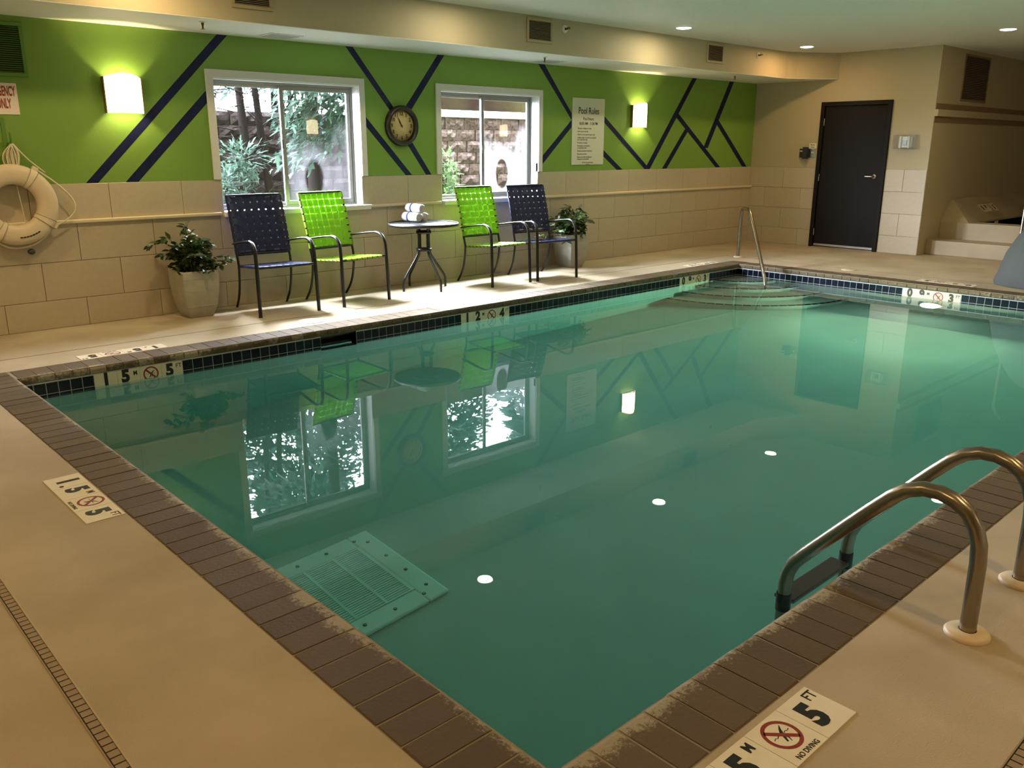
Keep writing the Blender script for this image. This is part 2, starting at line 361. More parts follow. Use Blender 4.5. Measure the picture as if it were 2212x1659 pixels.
def tag(o, label=None, cat=None, group=None, kind=None):
    if label: o['label'] = label
    if cat: o['category'] = cat
    if group: o['group'] = group
    if kind: o['kind'] = kind
    return o
def thing(name, label, cat, loc=(0, 0, 0), rotz=0, group=None, kind=None, rot=None):
    o = bpy.data.objects.new(name, None); COL.objects.link(o); o.empty_display_size = .1
    o.location = loc; o.rotation_euler = rot or (0, 0, rotz)
    return tag(o, label, cat, group, kind)
def copy_tree(root, loc, rotz):
    r = root.copy(); COL.objects.link(r); r.location = loc; r.rotation_euler = (0, 0, rotz)
    def rec(src, dst):
        for ch in [c for c in list(src.children)]:
            d = ch.copy(); COL.objects.link(d); d.parent = dst; rec(ch, d)
    rec(root, r); return r

def arc(c, r, a0, a1, n, plane='yz', fixed=0):
    out = []
    for i in range(n+1):
        a = a0+(a1-a0)*i/n; u, v = c[0]+r*math.cos(a), c[1]+r*math.sin(a)
        out.append((fixed, u, v) if plane == 'yz' else (u, fixed, v) if plane == 'xz' else (u, v, fixed))
    return out
def smooth_path(pts, it=2):                                    # corner cutting keeps end points
    P = [Vector(p) for p in pts]
    for _ in range(it):
        Q = [P[0]]
        for a, b in zip(P, P[1:]): Q += [a*.75+b*.25, a*.25+b*.75]
        Q.append(P[-1]); P = Q
    return P

def text_mesh(s, size, m, bold=0, sx=1, align='CENTER', valign='CENTER'):
    c = bpy.data.curves.new('lettering', 'FONT'); c.body = s; c.size = size; c.align_x = align; c.align_y = valign; c.offset = bold
    c.resolution_u = 3; c.extrude = .0004
    o = bpy.data.objects.new('lettering', c); COL.objects.link(o)
    me = bpy.data.meshes.new_from_object(o)
    bpy.data.objects.remove(o); bpy.data.curves.remove(c)
    if sx != 1: me.transform(Matrix.Diagonal((sx, 1, 1, 1)))
    me.materials.clear(); me.materials.append(m); return me

# ================================================================== SHELL
NY = 4.88
WB, WR, CZ, SZ = 7.605, 12.2, 2.748, 2.395                       # back wall, door wall, ceiling, soffit underside
GZ = 1.158                                                       # top of wall tiling
PX0, PX1, PY0, PY1, WZ = 1.25, 9.60, 1.20, 6.06, -.145           # pool inner faces, water level
RX, RY = 17.0, -2.2

def structure(name, mb, m, label, cat, **k):
    return tag(mb.build(name, m, **k), label, cat, None, 'structure')

# deck slab around the pool
fl = MB()
fl.box(-2.6, 1.015, RY, 7.75, -.2, 0).box(9.835, RX, RY, 7.75, -.2, 0)
fl.box(1.015, 9.835, RY, .968, -.2, 0).box(1.015, 9.835, 6.285, 7.75, -.2, 0)
floor = structure('floor', fl, M['deck'], 'tan textured pool deck running round the whole pool', 'floor')
M['joint'] = mat('deck_joint', (.16, .11, .06, 1), .9)
jt = MB().box(-2.6, 10.2, 6.665, 6.672, -.01, .0012); jt.build('expansion_joint', M['joint'], floor)
MB().box(10.200, 10.207, RY, 6.672, -.01, .0012).build('expansion_joint', M['joint'], floor)

# ceiling and the dropped beam over the window side
structure('ceiling', MB().box(-2.8, RX+.2, RY-.2, 7.82, CZ, CZ+.1), M['ceil'], 'white knockdown textured ceiling with recessed lamps', 'ceiling')
ch = [(11.30, 6.73), (11.52, 6.715), (11.68, 6.66), (11.90, 6.50), (12.22, 6.265)]
sof = MB(); sof.prism([(-2.6, 6.73)]+ch+[(12.22, 7.62), (-2.6, 7.62)], SZ+.004, CZ+.02)
soffit = structure('ceiling_beam', sof, M['beige'], 'dropped beige beam along the green wall holding vents and sprinklers', 'beam')
un = MB(); un.prism([(-2.6, 6.732)]+[(x, y+.002) for x, y in ch]+[(12.22, 7.62), (-2.6, 7.62)], SZ, SZ+.004)
un.build('underside', M['ceil'], soffit)['label'] = 'white textured underside'

# back wall with two window openings
W1 = (3.43, 4.94, .862, 2.04); W2 = (5.97, 7.46, .862, 2.04)
wb = MB(); xs = [-2.6, W1[0], W1[1], W2[0], W2[1], WR+.2]
for i in range(5):
    hole = i in (1, 3)
    for z0, z1 in ((GZ, 2.04), (2.04, CZ)):
        if hole and z1 == 2.04: continue
        wb.box(xs[i], xs[i+1], WB, WB+.2, z0, z1)
wall_back = structure('wall_back', wb, M['green'], 'lime green painted wall with navy stripes above beige tiling', 'wall')
wc = MB()
for i in range(5):
    wc.box(xs[i], xs[i+1], WB+.006, WB+.2, 0, W1[2])
    if i not in (1, 3): wc.box(xs[i], xs[i+1], WB+.006, WB+.2, W1[2], GZ)
wc.build('grout_bed', M['grout'], wall_back)

def tiles(parent, x0, x1, rows, face, back, axis='x', holes=(), gap=.0034, first=None, pitch=.6125, name='tile', m=None):
    cache = {}
    for (z0, z1, off) in rows:
        xa = off-pitch*math.ceil((off-x0)/pitch)
        while xa < x1-.01:
            a, b = max(xa, x0), min(xa+pitch, x1); xa += pitch
            if b-a < .02: continue
            segs = [(a, b)]
            for h0, h1, hz0, hz1 in holes:
                if hz1 <= z0+.01 or hz0 >= z1-.01: continue
                ns = []
                for p, q in segs:
                    if h1 <= p or h0 >= q: ns.append((p, q)); continue
                    if h0 > p: ns.append((p, h0))
                    if h1 < q: ns.append((h1, q))
                segs = ns
            for p, q in segs:
                if q-p < .015: continue
                key = (round(q-p, 3), round(z1-z0, 3), round(face, 4))
                if key not in cache:
                    w, h = (q-p-gap)/2, (z1-z0-gap)/2
                    mb = MB(); t = abs(back-face); c = .0015
                    # slab with small chamfered front edge
                    vs = [(-w, 0, -h), (w, 0, -h), (w, 0, h), (-w, 0, h), (-w, -t+c, -h), (w, -t+c, -h), (w, -t+c, h), (-w, -t+c, h),
                          (-w+c, -t, -h+c), (w-c, -t, -h+c), (w-c, -t, h-c), (-w+c, -t, h-c)]
                    fs = [(4, 5, 9, 8), (5, 6, 10, 9), (6, 7, 11, 10), (7, 4, 8, 11), (8, 9, 10, 11), (0, 1, 5, 4), (1, 2, 6, 5), (2, 3, 7, 6), (3, 0, 4, 7)]
                    cache[key] = mb.add(vs, fs).mesh(name, m or M['walltile'])
                if axis == 'x': put(name, cache[key], parent, ((p+q)/2, back, (z0+z1)/2))
                elif axis == 'y': put(name, cache[key], parent, (back, (p+q)/2, (z0+z1)/2), (0, 0, -PI/2))
holesW = [(W1[0], W1[1], W1[2], 3), (W2[0], W2[1], W2[2], 3)]
tiles(wall_back, 1.0, WR, [(0, .232, 1.55), (.232, .54, 1.857), (.54, .85, 2.162)], 7.588, WB+.006)
tiles(wall_back, 1.0, WR, [(.85, GZ, 2.45)], 7.600, WB+.006, holes=holesW)
MB().box(-2.6, 1.0, 7.588, WB+.006, 0, GZ).build('tile_field', M['walltile'], wall_back)

# navy stripes painted on the green
STR = [[(2.278, GZ), (2.375, GZ), (3.606, SZ), (3.510, SZ)], [(2.594, GZ), (2.700, GZ), (3.40, 1.852), (3.40, 1.957)],
       [(4.815, SZ), (4.898, SZ), (5.42, 1.775), (5.345, 1.775)], [(5.43, 1.75), (5.51, 1.73), (6.045, SZ), (5.955, SZ)],
       [(4.97, 1.695), (4.97, 1.79), (5.573, GZ), (5.49, GZ)], [(5.46, 1.56), (5.54, 1.56), (5.835, GZ), (5.76, GZ)],
       [(7.455, SZ), (7.560, SZ), (8.11, 1.775), (8.11, 1.86)][::1], [(7.43, 1.06+.09), (7.43, 1.165+.085), (8.11, 1.83), (8.11, 1.745)],
       [(8.58, 1.81), (8.58, 1.89), (9.639, GZ), (9.530, GZ)], [(8.58, 1.385), (8.58, 1.465), (9.055, GZ), (8.94, GZ)],
       [(9.530, GZ), (9.639, GZ), (10.62, SZ), (10.52, SZ)], [(9.915, GZ), (10.018, GZ), (10.485, 1.68), (10.42, 1.72)],
       [(10.175, 1.86), (10.235, 1.905), (11.345, GZ), (11.225, GZ)], [(11.45, SZ), (11.56, SZ), (10.99, 1.44), (10.88, 1.44)],
       [(11.18, 1.78), (11.225, 1.84), (12.07, GZ), (11.945, GZ)]]
STR[6] = [(7.455, SZ), (7.560, SZ), (8.14, 1.745), (8.11, 1.69), (8.04, 1.78)]
for k, p in enumerate(STR):
    a = sum(p[i][0]*p[(i+1) % len(p)][1]-p[(i+1) % len(p)][0]*p[i][1] for i in range(len(p)))
    if a < 0: p = p[::-1]
    MB().prism_xz(p, WB-.0008-k*.00008, WB+.002).build('painted_stripe', M['navy_paint'], wall_back)

# tile rail
rl = MB()
for a, b in ((-2.6, W1[0]-.03), (W1[1]+.05, W2[0]-.03), (W2[1]+.03, WR)):
    rl.box(a, b, 7.560, 7.606, .842, .872)
rail = structure('trim_1', rl, M['rail'], 'pale glazed rail capping the lower wall tiling', 'trim', bevel=.008)

# door wall
wr = MB(); DY0, DY1, DZ = 5.447, 6.493, 2.087
for a, b, z0, z1 in ((NY+.1, DY0, GZ, CZ), (DY1, 7.75, GZ, CZ), (DY0, DY1, DZ, CZ)): wr.box(WR, WR+.2, a, b, z0, z1)
wall_right = structure('wall_right', wr, M['beige'], 'beige wall that holds the dark door, tiled below', 'wall')
wr2 = MB()
for a, b in ((NY+.1, DY0), (DY1, 7.75)): wr2.box(WR+.006, WR+.2, a, b, 0, GZ)
wr2.build('grout_bed', M['grout'], wall_right)
R4 = [(0, .245, 4.875), (.245, .552, 5.185), (.552, .855, 4.875), (.855, GZ, 5.185)]
tiles(wall_right, 4.88, DY0, R4, WR-.004, WR+.006, 'y'); tiles(wall_right, DY1, 7.6, R4, WR-.004, WR+.006, 'y')

# niche wall, far and unseen walls
NY = 4.88
wn = MB().box(WR, RX, NY-.002, NY+.1, 0, CZ)
wall_n = structure('wall_niche', wn, M['beige'], 'beige wall behind the raised spa with banding and a grille', 'wall')
MB().box(WR, RX, NY-.012, NY, 1.945, 2.022).build('band', M['beige_dark'], wall_n)['label'] = 'dark brown band'
MB().box(WR, RX, NY-.045, NY, 1.857, 1.945).build('band', M['beige'], wall_n, bevel=.004)
MB().box(WR, RX, NY-.012, NY, 1.780, 1.857).build('band', M['beige_dark'], wall_n)['label'] = 'dark brown band'
structure('wall_far', MB().box(RX, RX+.2, RY, 7.75, 0, CZ), M['beige'], 'beige end wall beyond the spa', 'wall')
structure('wall_front', MB().box(-2.6, RX, RY-.2, RY, 0, CZ), M['beige'], 'beige wall facing the green wall across the pool', 'wall')
structure('wall_left', MB().box(-2.8, -2.6, RY, 7.75, 0, CZ), M['beige'], 'beige end wall at the deep end of the pool', 'wall')

# ------------------------------------------------------------------ windows
def window(name, W, y, label, mull, lock_z):
    x0, x1, z0, z1 = W
    w = thing(name, label, 'window', ((x0+x1)/2, WB, z0), kind='structure'); cx = (x0+x1)/2
    def b(nm, m, a0, a1, y0, y1, c0, c1, par=w, bev=0): return MB().box(a0-cx, a1-cx, y0-WB, y1-WB, c0-z0, c1-z0).build(nm, m, par, bevel=bev)
    t = .064
    b('casing', M['white'], x0-t, x1+t, 7.583, WB+.001, z1-.003, z1+.064, bev=.003)
    b('casing', M['white'], x0-t, x0+.003, 7.583, WB+.001, GZ+.002, z1-.003, bev=.003); b('casing', M['white'], x1-.003, x1+t, 7.583, WB+.001, GZ+.002, z1-.003, bev=.003)
    yb = 7.735
    b('reveal', M['white'], x0, x0+.008, 7.598, yb+.06, z0, z1-.003); b('reveal', M['white'], x1-.008, x1, 7.598, yb+.06, z0, z1-.003)
    b('reveal', M['white'], x0+.008, x1-.008, 7.598, yb+.06, z1-.012, z1-.003)
    b('sill', M['white'], x0-.0, x1+.06 if name == 'window_1' else x1+.0, 7.545, yb+.06, z0-.036, z0+.012, bev=.004)
    f0, f1, g0, g1 = x0+.008, x1-.008, z0+.012, z1-.012
    fr = .022                                                   # outer frame
    for a0, a1, c0, c1 in ((f0, f1, g1-fr, g1), (f0, f1, g0, g0+fr), (f0, f0+fr, g0+fr, g1-fr), (f1-fr, f1, g0+fr, g1-fr)):
        b('frame', M['alu'], a0, a1, yb-.02, yb+.05, c0, c1)
    # rear sash with clear glass, front sash with fogged glass, each a part with its pane
    def sash(a0, a1, yy, s, gm, lm):
        c0, c1 = g0+fr, g1-fr
        m = MB()
        for q0, q1, r0, r1 in ((a0, a1, c1-s, c1), (a0, a1, c0, c0+s), (a0, a0+s, c0+s, c1-s), (a1-s, a1, c0+s, c1-s)):
            m.box(q0-cx, q1-cx, yy-.012-WB, yy+.012-WB, r0-z0, r1-z0)
        o = m.build('sash', lm, w, bevel=.003)
        pc = ((a0+a1)/2-cx, yy-WB, (c0+c1)/2-z0)
        p = MB().box(-(a1-a0)/2+s-.004, (a1-a0)/2-s+.004, -.002, .002, -(c1-c0)/2+s-.004, (c1-c0)/2-s+.004).build('pane', gm, o, pc)
        return o
    sash(f0+fr, mull+.028, yb+.028, .030, M['glass'], M['alu_light'])
    s2 = sash(mull-.022, f1-fr, yb, .042, M['hazy'] if name == 'window_2' else M['hazy_thin'], M['alu'])
    b('latch', M['black'], mull-.034, mull-.020, yb-.035, yb-.012, lock_z-.045, lock_z+.045, bev=.004)
    return w
window('window_1', W1, WB, 'white-cased sliding window behind the left pair of woven chairs', 4.155, 1.475)
window('window_2', W2, WB, 'white-cased sliding window looking onto the block wall', 6.685, 1.42)

# ------------------------------------------------------------------ door
d = thing('door_1', 'dark brown metal door with lever handle in beige wall', 'door', (WR, 5.97, 0), kind='structure')
def dbox(nm, m, y0, y1, z0, z1, xa, xb, bev=0, par=d, label=None):
    o = MB().box(xa-WR, xb-WR, y0-5.97, y1-5.97, z0, z1).build(nm, m, par, bevel=bev)
    if label: o['label'] = label
    return o
dbox('door_frame', M['door'], DY0, DY0+.058, 0, DZ, WR-.03, WR+.1, .003); dbox('door_frame', M['door'], DY1-.058, DY1, 0, DZ, WR-.03, WR+.1, .003)
dbox('door_frame', M['door'], DY0+.058, DY1-.058, DZ-.058, DZ, WR-.03, WR+.1, .003)
dbox('threshold', M['steel'], DY0+.058, DY1-.058, .0005, .012, WR-.03, WR+.1)
dbox('door_light_stop', M['black'], DY0, DY1, 0, DZ, WR+.1, WR+.19)  # unseen block added behind the leaf to stop outside light leaking in
leaf = dbox('door_leaf', M['door'], DY0+.062, DY1-.062, .016, DZ-.062, WR+.004, WR+.046, .002)
dbox('sweep', M['nickel'], DY0+.07, DY1-.07, .02, .05, WR-.006, WR+.004, label='pale metal door sweep')
for z in (1.81, 1.02, .22): 
    o = MB().lathe([(.007, -.05), (.007, .05)], 10, caps=True).build('hinge', M['nickel'], d, (-.012, DY1-.06-5.97, z))
hd = MB(); hd.lathe([(.034, .0), (.034, -.008), (.02, -.012), (.012, -.014), (.012, -.05)][::-1], 20, 'x', (0, 0, 0))
hd.tube(smooth_path([(-.048, 0, 0), (-.056, .015, 0), (-.056, .11, .0)], 1), .009, 8)
hd.build('handle', M['nickel'], leaf, (.002, 5.605-5.97, 1.052))

# ================================================================== POOL
bs = MB()
zl, zr = -1.50, -1.02
bs.box(PX0-.2, PX0, PY0-.2, PY1+.2, -1.7, -.06).box(PX1, PX1+.2, PY0-.2, PY1+.2, -1.7, -.06)
bs.box(PX0, PX1, PY0-.2, PY0, -1.7, -.06)
SK = (3.462, 3.803)
bs.box(PX0, PX1, PY1+.002, PY1+.2, -1.7, -.25)
bs.box(PX0, SK[0], PY1+.002, PY1+.2, -.25, -.06).box(SK[1], PX1, PY1+.002, PY1+.2, -.25, -.06)
bs.add([(PX0-.05, PY0-.05, zl), (PX1+.05, PY0-.05, zr), (PX1+.05, PY1+.05, zr), (PX0-.05, PY1+.05, zl), (PX0-.05, PY0-.05, -1.72), (PX1+.05, PY0-.05, -1.72), (PX1+.05, PY1+.05, -1.72), (PX0-.05, PY1+.05, -1.72)],
       [(0, 1, 2, 3), (7, 6, 5, 4), (0, 4, 5, 1), (1, 5, 6, 2), (2, 6, 7, 3), (3, 7, 4, 0)])
basin = structure('pool_basin', bs, M['poolwhite'], 'pale plaster swimming pool shell with navy waterline tiling', 'pool')
# grout bed and waterline tiles
TZ = -.058
MB().box(PX0, SK[0], PY1-.0095, PY1+.003, -.25, -.052).box(SK[1], PX1, PY1-.0095, PY1+.003, -.25, -.052)\
    .box(PX1-.0095, PX1+.003, PY0, PY1, -.25, -.052).build('tile_grout', M['poolgrout'], basin)
tp = .0765
def tilemesh(h):
    w = tp/2-.0026
    return MB().box(-w, w, -.004, .004, -h/2, h/2).mesh('tile', M['pooltile'])
t1 = tilemesh(.0715)
MK_BACK = [(1.70, 2.312), (4.95, 5.562), (8.335, 8.947)]; MK_RIGHT = [(3.31, 3.935)]
x = MK_BACK[0][0]-tp*5.5
n_t = int((PX1-PX0)/tp)
def clear(c, spans): return all(not (a-.002 < c < b+.002) for a, b in spans)
bounds = [PX0, MK_BACK[0][0], MK_BACK[0][1], SK[0], SK[1], MK_BACK[1][0], MK_BACK[1][1], MK_BACK[2][0], MK_BACK[2][1], PX1]
for i in range(0, 10, 2):
    a, b = bounds[i], bounds[i+1]; n = max(1, round((b-a)/tp)); st = (b-a)/n
    for k in range(n):
        o = put('tile', t1, basin, (a+st*(k+.5), PY1-.0075, TZ-.0385)); o.scale = (st/tp, 1, 1)
        if a < 8.95: 
            o = put('tile', t1, basin, (a+st*(k+.5), PY1-.0075, TZ-.0385-.0765)); o.scale = (st/tp, 1, 1)
for a, b in ((2.30, 3.31), (3.935, PY1)):
    n = round((b-a)/tp); st = (b-a)/n
    for k in range(n):
        for dz in (0, .0765):
            o = put('tile', t1, basin, (PX1-.0075, a+st*(k+.5), TZ-.0385-dz), (0, 0, PI/2)); o.scale = (st/tp, 1, 1)
# remaining band out of sight below the near coping
MB().box(PX1-.011, PX1-.0035, PY0, 2.30, -.21, TZ).build('tile_band', M['pooltile'], basin, kind='stuff')
# corner entry steps
st = MB()
noses = MB()
for r, z in ((.55, -.178), (.88, -.40), (1.20, -.62), (1.50, -.84)):
    n = 26; pts = [(PX1+.02, PY1+.02)]+[(PX1-r*math.cos(a), PY1-r*math.sin(a)) for a in [PI/2*i/n for i in range(n+1)]]
    pts = [(PX1+.02, PY1+.02), (PX1-r, PY1+.02)]+[(PX1-r*math.cos(a), PY1-r*math.sin(a)) for a in [PI/2*i/n for i in range(n+1)]]+[(PX1+.02, PY1-r)]
    st.prism(pts, -1.2, z)
    k = int(r*PI/2/.1)
    for i in range(k):
        a0, a1 = PI/2*(i+.06)/k, PI/2*(i+.94)/k
        ring = [(PX1-rr*math.cos(a), PY1-rr*math.sin(a)) for rr, a in ((r+.004, a0), (r+.004, (a0+a1)/2), (r+.004, a1), (r-.042, a1), (r-.042, (a0+a1)/2), (r-.042, a0))]
        noses.prism(ring, z-.018, z+.003)
steps = st.build('corner_steps', M['poolwhite'], basin); steps['label'] = 'quarter-round entry steps'
noses.build('nosing', M['pooltile'], steps, kind='stuff')['label'] = 'dark tiled step nosings'
# skimmer
sk = MB(); a, b = SK; y0 = PY1-.006
sk.box(a, b, PY1+.17, PY1+.19, -.24, -.058).box(a-.01, a, y0, PY1+.19, -.24, -.058).box(b, b+.01, y0, PY1+.19, -.24, -.058).box(a, b, y0, PY1+.19, -.25, -.235).box(a, b, PY1+.03, PY1+.19, -.075, -.058)
skm = tag(sk.build('skimmer', M['black']), 'black skimmer mouth in the waterline tiling below the side table', 'skimmer')
MB().box(a+.01, b-.01, PY1+.06, PY1+.072, -.22, -.13).build('weir_flap', M['black'], skm)

# water
wt = MB().box(PX0-.03, PX1+.03, PY0-.03, PY1+.03, -1.69, WZ)
water = structure('pool_water', wt, M['water'], 'calm teal pool water reflecting the windows and green wall', 'water')

# coping bricks
CW = .24
def brick_mesh(w, length=CW-.005):
    # local x towards the pool (0 at deck edge), rounded nose at +x, local y along the edge
    z0 = -.056; r = .026
    prof = [(0, z0), (length, z0)]
    prof = [(0.004, z0), (length-.012, z0), (length-.002, z0+.008)]+[(length-r+r*math.cos(t), -r+r*math.sin(t)) for t in [PI/2*i/5 for i in range(6)]]+[(.012, 0), (.004, -.005)]
    n = len(prof); mb = MB(); h = w/2
    vs = [(x, -h, z) for x, z in prof]+[(x, h, z) for x, z in prof]
    mb.add(vs, [tuple(range(n)), tuple(range(2*n-1, n-1, -1))]+[((i+1) % n, i, n+i, n+(i+1) % n) for i in range(n)])
    return mb.mesh('brick', M['brick'])
BP = .108; bm0 = brick_mesh(BP-.0072)
coping = tag(bpy.data.objects.new('pool_coping', None), 'brown brick coping edging the pool', 'coping', None, 'structure'); COL.objects.link(coping)
OX0, OX1, OY0, OY1 = 1.012, 9.838, .965, 6.288
mo = MB()
zt = -.0020
mo.box(OX0, PX0-.012, OY0, OY1, -.056, zt).box(PX1+.012, OX1, OY0, OY1, -.056, zt).box(PX0-.012, PX1+.012, OY0, PY0-.012, -.056, zt).box(PX0-.012, PX1+.012, PY1+.002, OY1, -.056, zt)
mo.build('mortar_bed', M['mortar'], coping)
def lay(n, f):
    for k in range(n):
        (x, y), rz = f(k)
        o = put('brick', bm0, coping, (x, y, random.uniform(0, .0016)), (random.uniform(-.003, .003), random.uniform(-.003, .002), rz+random.uniform(-.006, .006)))
        o.scale.y = 1+random.uniform(-.02, .025)
nl = round((OY1-OY0)/BP); sl = (OY1-OY0)/nl
lay(nl, lambda k: ((OX0, OY0+sl*(k+.5)), 0))
lay(nl, lambda k: ((OX1, OY0+sl*(k+.5)), PI))
xa, xb = PX0+.0, PX1-.0
nb = round((xb-xa)/BP); sb = (xb-xa)/nb
lay(nb, lambda k: ((xa+sb*(k+.5), OY1-.0), -PI/2))
lay(nb, lambda k: ((xa+sb*(k+.5), OY0), PI/2))

# main drain cover on the pool floor
slope = (zr-zl)/(PX1-PX0+.1)
dc = thing('drain_cover', 'large white square grate on the deep pool floor', 'drain', (2.05, 3.49, zl+slope*(2.05-PX0+.05)+.001), rot=(0, -math.atan(slope), 0))
hs = .388; hi = .26
fm = MB()
for x0, x1, y0, y1 in ((-hs, -hi, -hs, hs), (hi, hs, -hs, hs), (-hi, hi, -hs, -hi), (-hi, hi, hi, hs)): fm.box(x0, x1, y0, y1, 0, .028)
fm.build('frame', M['gratewhite'], dc, bevel=.012)
MB().box(-hi, hi, -hi, hi, 0, .008).build('sump', M['void'], dc)
gs = MB()
k = 30
for i in range(k):
    y = -hi+2*hi*(i+.5)/k; gs.box(-hi+.02, hi-.02, y-.0052, y+.0052, .012, .027)
gs.build('grate', M['gratewhite'], dc, kind='stuff')
for x in (-.09, .09): MB().box(x-.008, x+.008, -hi, hi, .010, .030).build('rib', M['gratewhite'], dc)
for x0, x1 in ((-hi, -hi+.02), (hi-.02, hi)): MB().box(x0, x1, -hi, hi, .010, .0285).build('rib', M['gratewhite'], dc)
bo = MB().lathe([(.010, 0), (.010, .004), (.006, .006)], 10).mesh('bolt', M['void'])
for i in range(4):
    for q in ((-.27+.18*i, -.325), (-.27+.18*i, .325), (-.325, -.27+.18*i), (.325, -.27+.18*i)): put('bolt', bo, dc, (q[0], q[1], .0285))

# underwater lamps
def pool_light(loc, rot, label, e, tilt=45):
    t = thing('pool_light', label, 'light', loc, rot=rot, group='pool wall lights')
    MB().lathe([(.135, -.002), (.135, .02), (.12, .032), (.105, .032), (.105, .012)], 28).build('bezel', M['nickel'], t)
    MB().lathe([(.105, .012), (.09, .030), (.05, .044), (0, .048)], 28).build('lens', M['pool_lens'], t)
    light('pool_lamp', 'AREA', (0, 0, .06), e, (1, .97, .60), (PI, math.radians(tilt), 0), t, shape='DISK', size=.2)
M['pool_lens'] = emat('pool_lamp_lens', (1, .95, .72), 90)
pool_light((PX1, 3.60, -.50), (0, -PI/2, 0), 'glowing round lamp in the pool wall below the three foot marker', POOL_E)

# ------------------------------------------------------------------ depth markers
def flat_poly(pts, h=.0006): return MB().prism(pts, 0, h)
def no_diving(parent, c, r, z, sub=True):
    """ring, slash, waves and a diver, flat in local xy"""
    n = 30; mb = MB()
    for i in range(n):
        a0, a1 = 2*PI*i/n, 2*PI*(i+1)/n; q = [(rr*math.cos(a)+c[0], rr*math.sin(a)+c[1]) for rr, a in ((r, a0), (r, a1), (r*.80, a1), (r*.80, a0))]
        mb.add([(x, y, z) for x, y in q], [(0, 1, 2, 3)])
    s = r*.86*math.sqrt(.5); w = r*.085
    mb.add([(c[0]-s-w, c[1]+s-w, z), (c[0]-s+w, c[1]+s+w, z), (c[0]+s+w, c[1]-s+w, z), (c[0]+s-w, c[1]-s-w, z)], [(0, 3, 2, 1)])
    mb.build('prohibition_ring', M['redink'], parent)
    m2 = MB()
    def stroke(pts, ws):
        for (p, q), (wa, wb) in zip(zip(pts, pts[1:]), zip(ws, ws[1:])):
            d = Vector((q[0]-p[0], q[1]-p[1])).normalized(); nn = Vector((-d.y, d.x))
            v = [(c[0]+r*(p[0]+nn.x*wa), c[1]+r*(p[1]+nn.y*wa), z-.0002), (c[0]+r*(p[0]-nn.x*wa), c[1]+r*(p[1]-nn.y*wa), z-.0002),
                 (c[0]+r*(q[0]-nn.x*wb), c[1]+r*(q[1]-nn.y*wb), z-.0002), (c[0]+r*(q[0]+nn.x*wb), c[1]+r*(q[1]+nn.y*wb), z-.0002)]
            m2.add(v, [(0, 1, 2, 3)])
    stroke([(.50, .46), (.30, .30), (.08, .06), (-.06, -.20), (-.20, -.45)], [.02, .06, .10, .07, .05])   # legs, body, head end
    stroke([(.02, -.02), (.10, -.30), (.00, -.55)], [.06, .04, .02])
    stroke([(-.66, -.02), (-.5, .05), (-.38, -.02), (-.22, .05), (-.1, 0)], [.022]*5); stroke([(.2, .0), (.34, .06), (.48, 0), (.66, .05)], [.022]*4)
    m2.build('diver_symbol', M['ink'], parent)
TEXTS = {}
def tm(s, size, m='ink', bold=0, sx=1, align='CENTER'):
    k = (s, size, m, bold, sx, align)
    if k not in TEXTS: TEXTS[k] = text_mesh(s, size, M[m], bold, sx, align)
    return TEXTS[k]
tile6 = MB().box(-.0752, .0752, -.0752, .0752, -.008, .0016).mesh('tile', M['marker'])
def marker(loc, rot, digits, label, group, small=True, flat=True, h=.152, tall=1.0):
    """four six-inch tiles: number, number M, no-diving sign, feet. Local x reads along, y up."""
    t = thing('depth_marker', label, 'depth marker', loc, rot=rot, group=group)
    tl = [put('tile', tile6, t, (-.2286+.1524*i, 0, 0)) for i in range(4)]
    z = .0019; u = 0 if small else .024
    a, b, f = digits
    put('digit', tm(a, .118*tall, 'ink', .007, .93), tl[0], (0, .005+u, z)); put('digit', tm(b, .118*tall, 'ink', .007, .93), tl[1], (-.022, .005+u, z))
    if small: put('lettering', tm('.', .09, 'ink', .004), tl[0], (.055, -.01, z))
    put('lettering', tm('M', .042, 'ink', .0015, .85), tl[1], (.045, .042, z))
    no_diving(tl[2], (0, .012 if small else .018), .054, z)
    if small: put('lettering', tm('NO DIVING', .021, 'ink', .0004, .9), tl[2], (0, -.061, z))
    put('digit', tm(f, .118*tall, 'ink', .007, .93), tl[3], (-.018, -.005+u, z)); put('lettering', tm('FT', .045, 'ink', .0004, .9), tl[3], (.048, .045, z))
    return t
marker((.936, 3.725, .0008), (0, 0, -PI/2), ('1', '5', '5'), '5 FT depth marker tiles set in deck along the deep-end coping', 'deck depth markers')
marker((1.686, .872, .0008), (0, 0, 0), ('1', '5', '5'), '5 FT depth marker tiles in deck nearest the ladder', 'deck depth markers')
marker((2.011, 6.365, .0008), (0, 0, PI), ('1', '5', '5'), '5 FT depth marker tiles in deck before the white life ring', 'deck depth markers')
marker((9.22, 6.365, .0008), (0, 0, PI), ('0', '9', '3'), '3 FT depth marker tiles in deck next to the corner handrail', 'deck depth markers')
marker((9.93, 3.60, .0008), (0, 0, PI/2), ('0', '9', '3'), '3 FT depth marker tiles in deck next to the covered lift', 'deck depth markers')
def band_marker(x0, digits, label, right=False):
    loc = ((x0+.306), PY1-.0095, TZ-.076) if not right else (PX1-.0095, x0, TZ-.076)
    marker(loc, (PI/2, 0, 0) if not right else (PI/2, 0, -PI/2), digits, label, 'waterline depth markers', small=False)
band_marker(1.70, ('1', '5', '5'), '5 FT waterline marker below the coping at the deep corner')
band_marker(4.95, ('1', '2', '4'), '4 FT waterline marker below the round side table')
band_marker(8.335, ('0', '9', '3'), '3 FT waterline marker beside the corner entry steps')
band_marker(3.622, ('0', '9', '3'), '3 FT waterline marker above the glowing pool lamp', True)

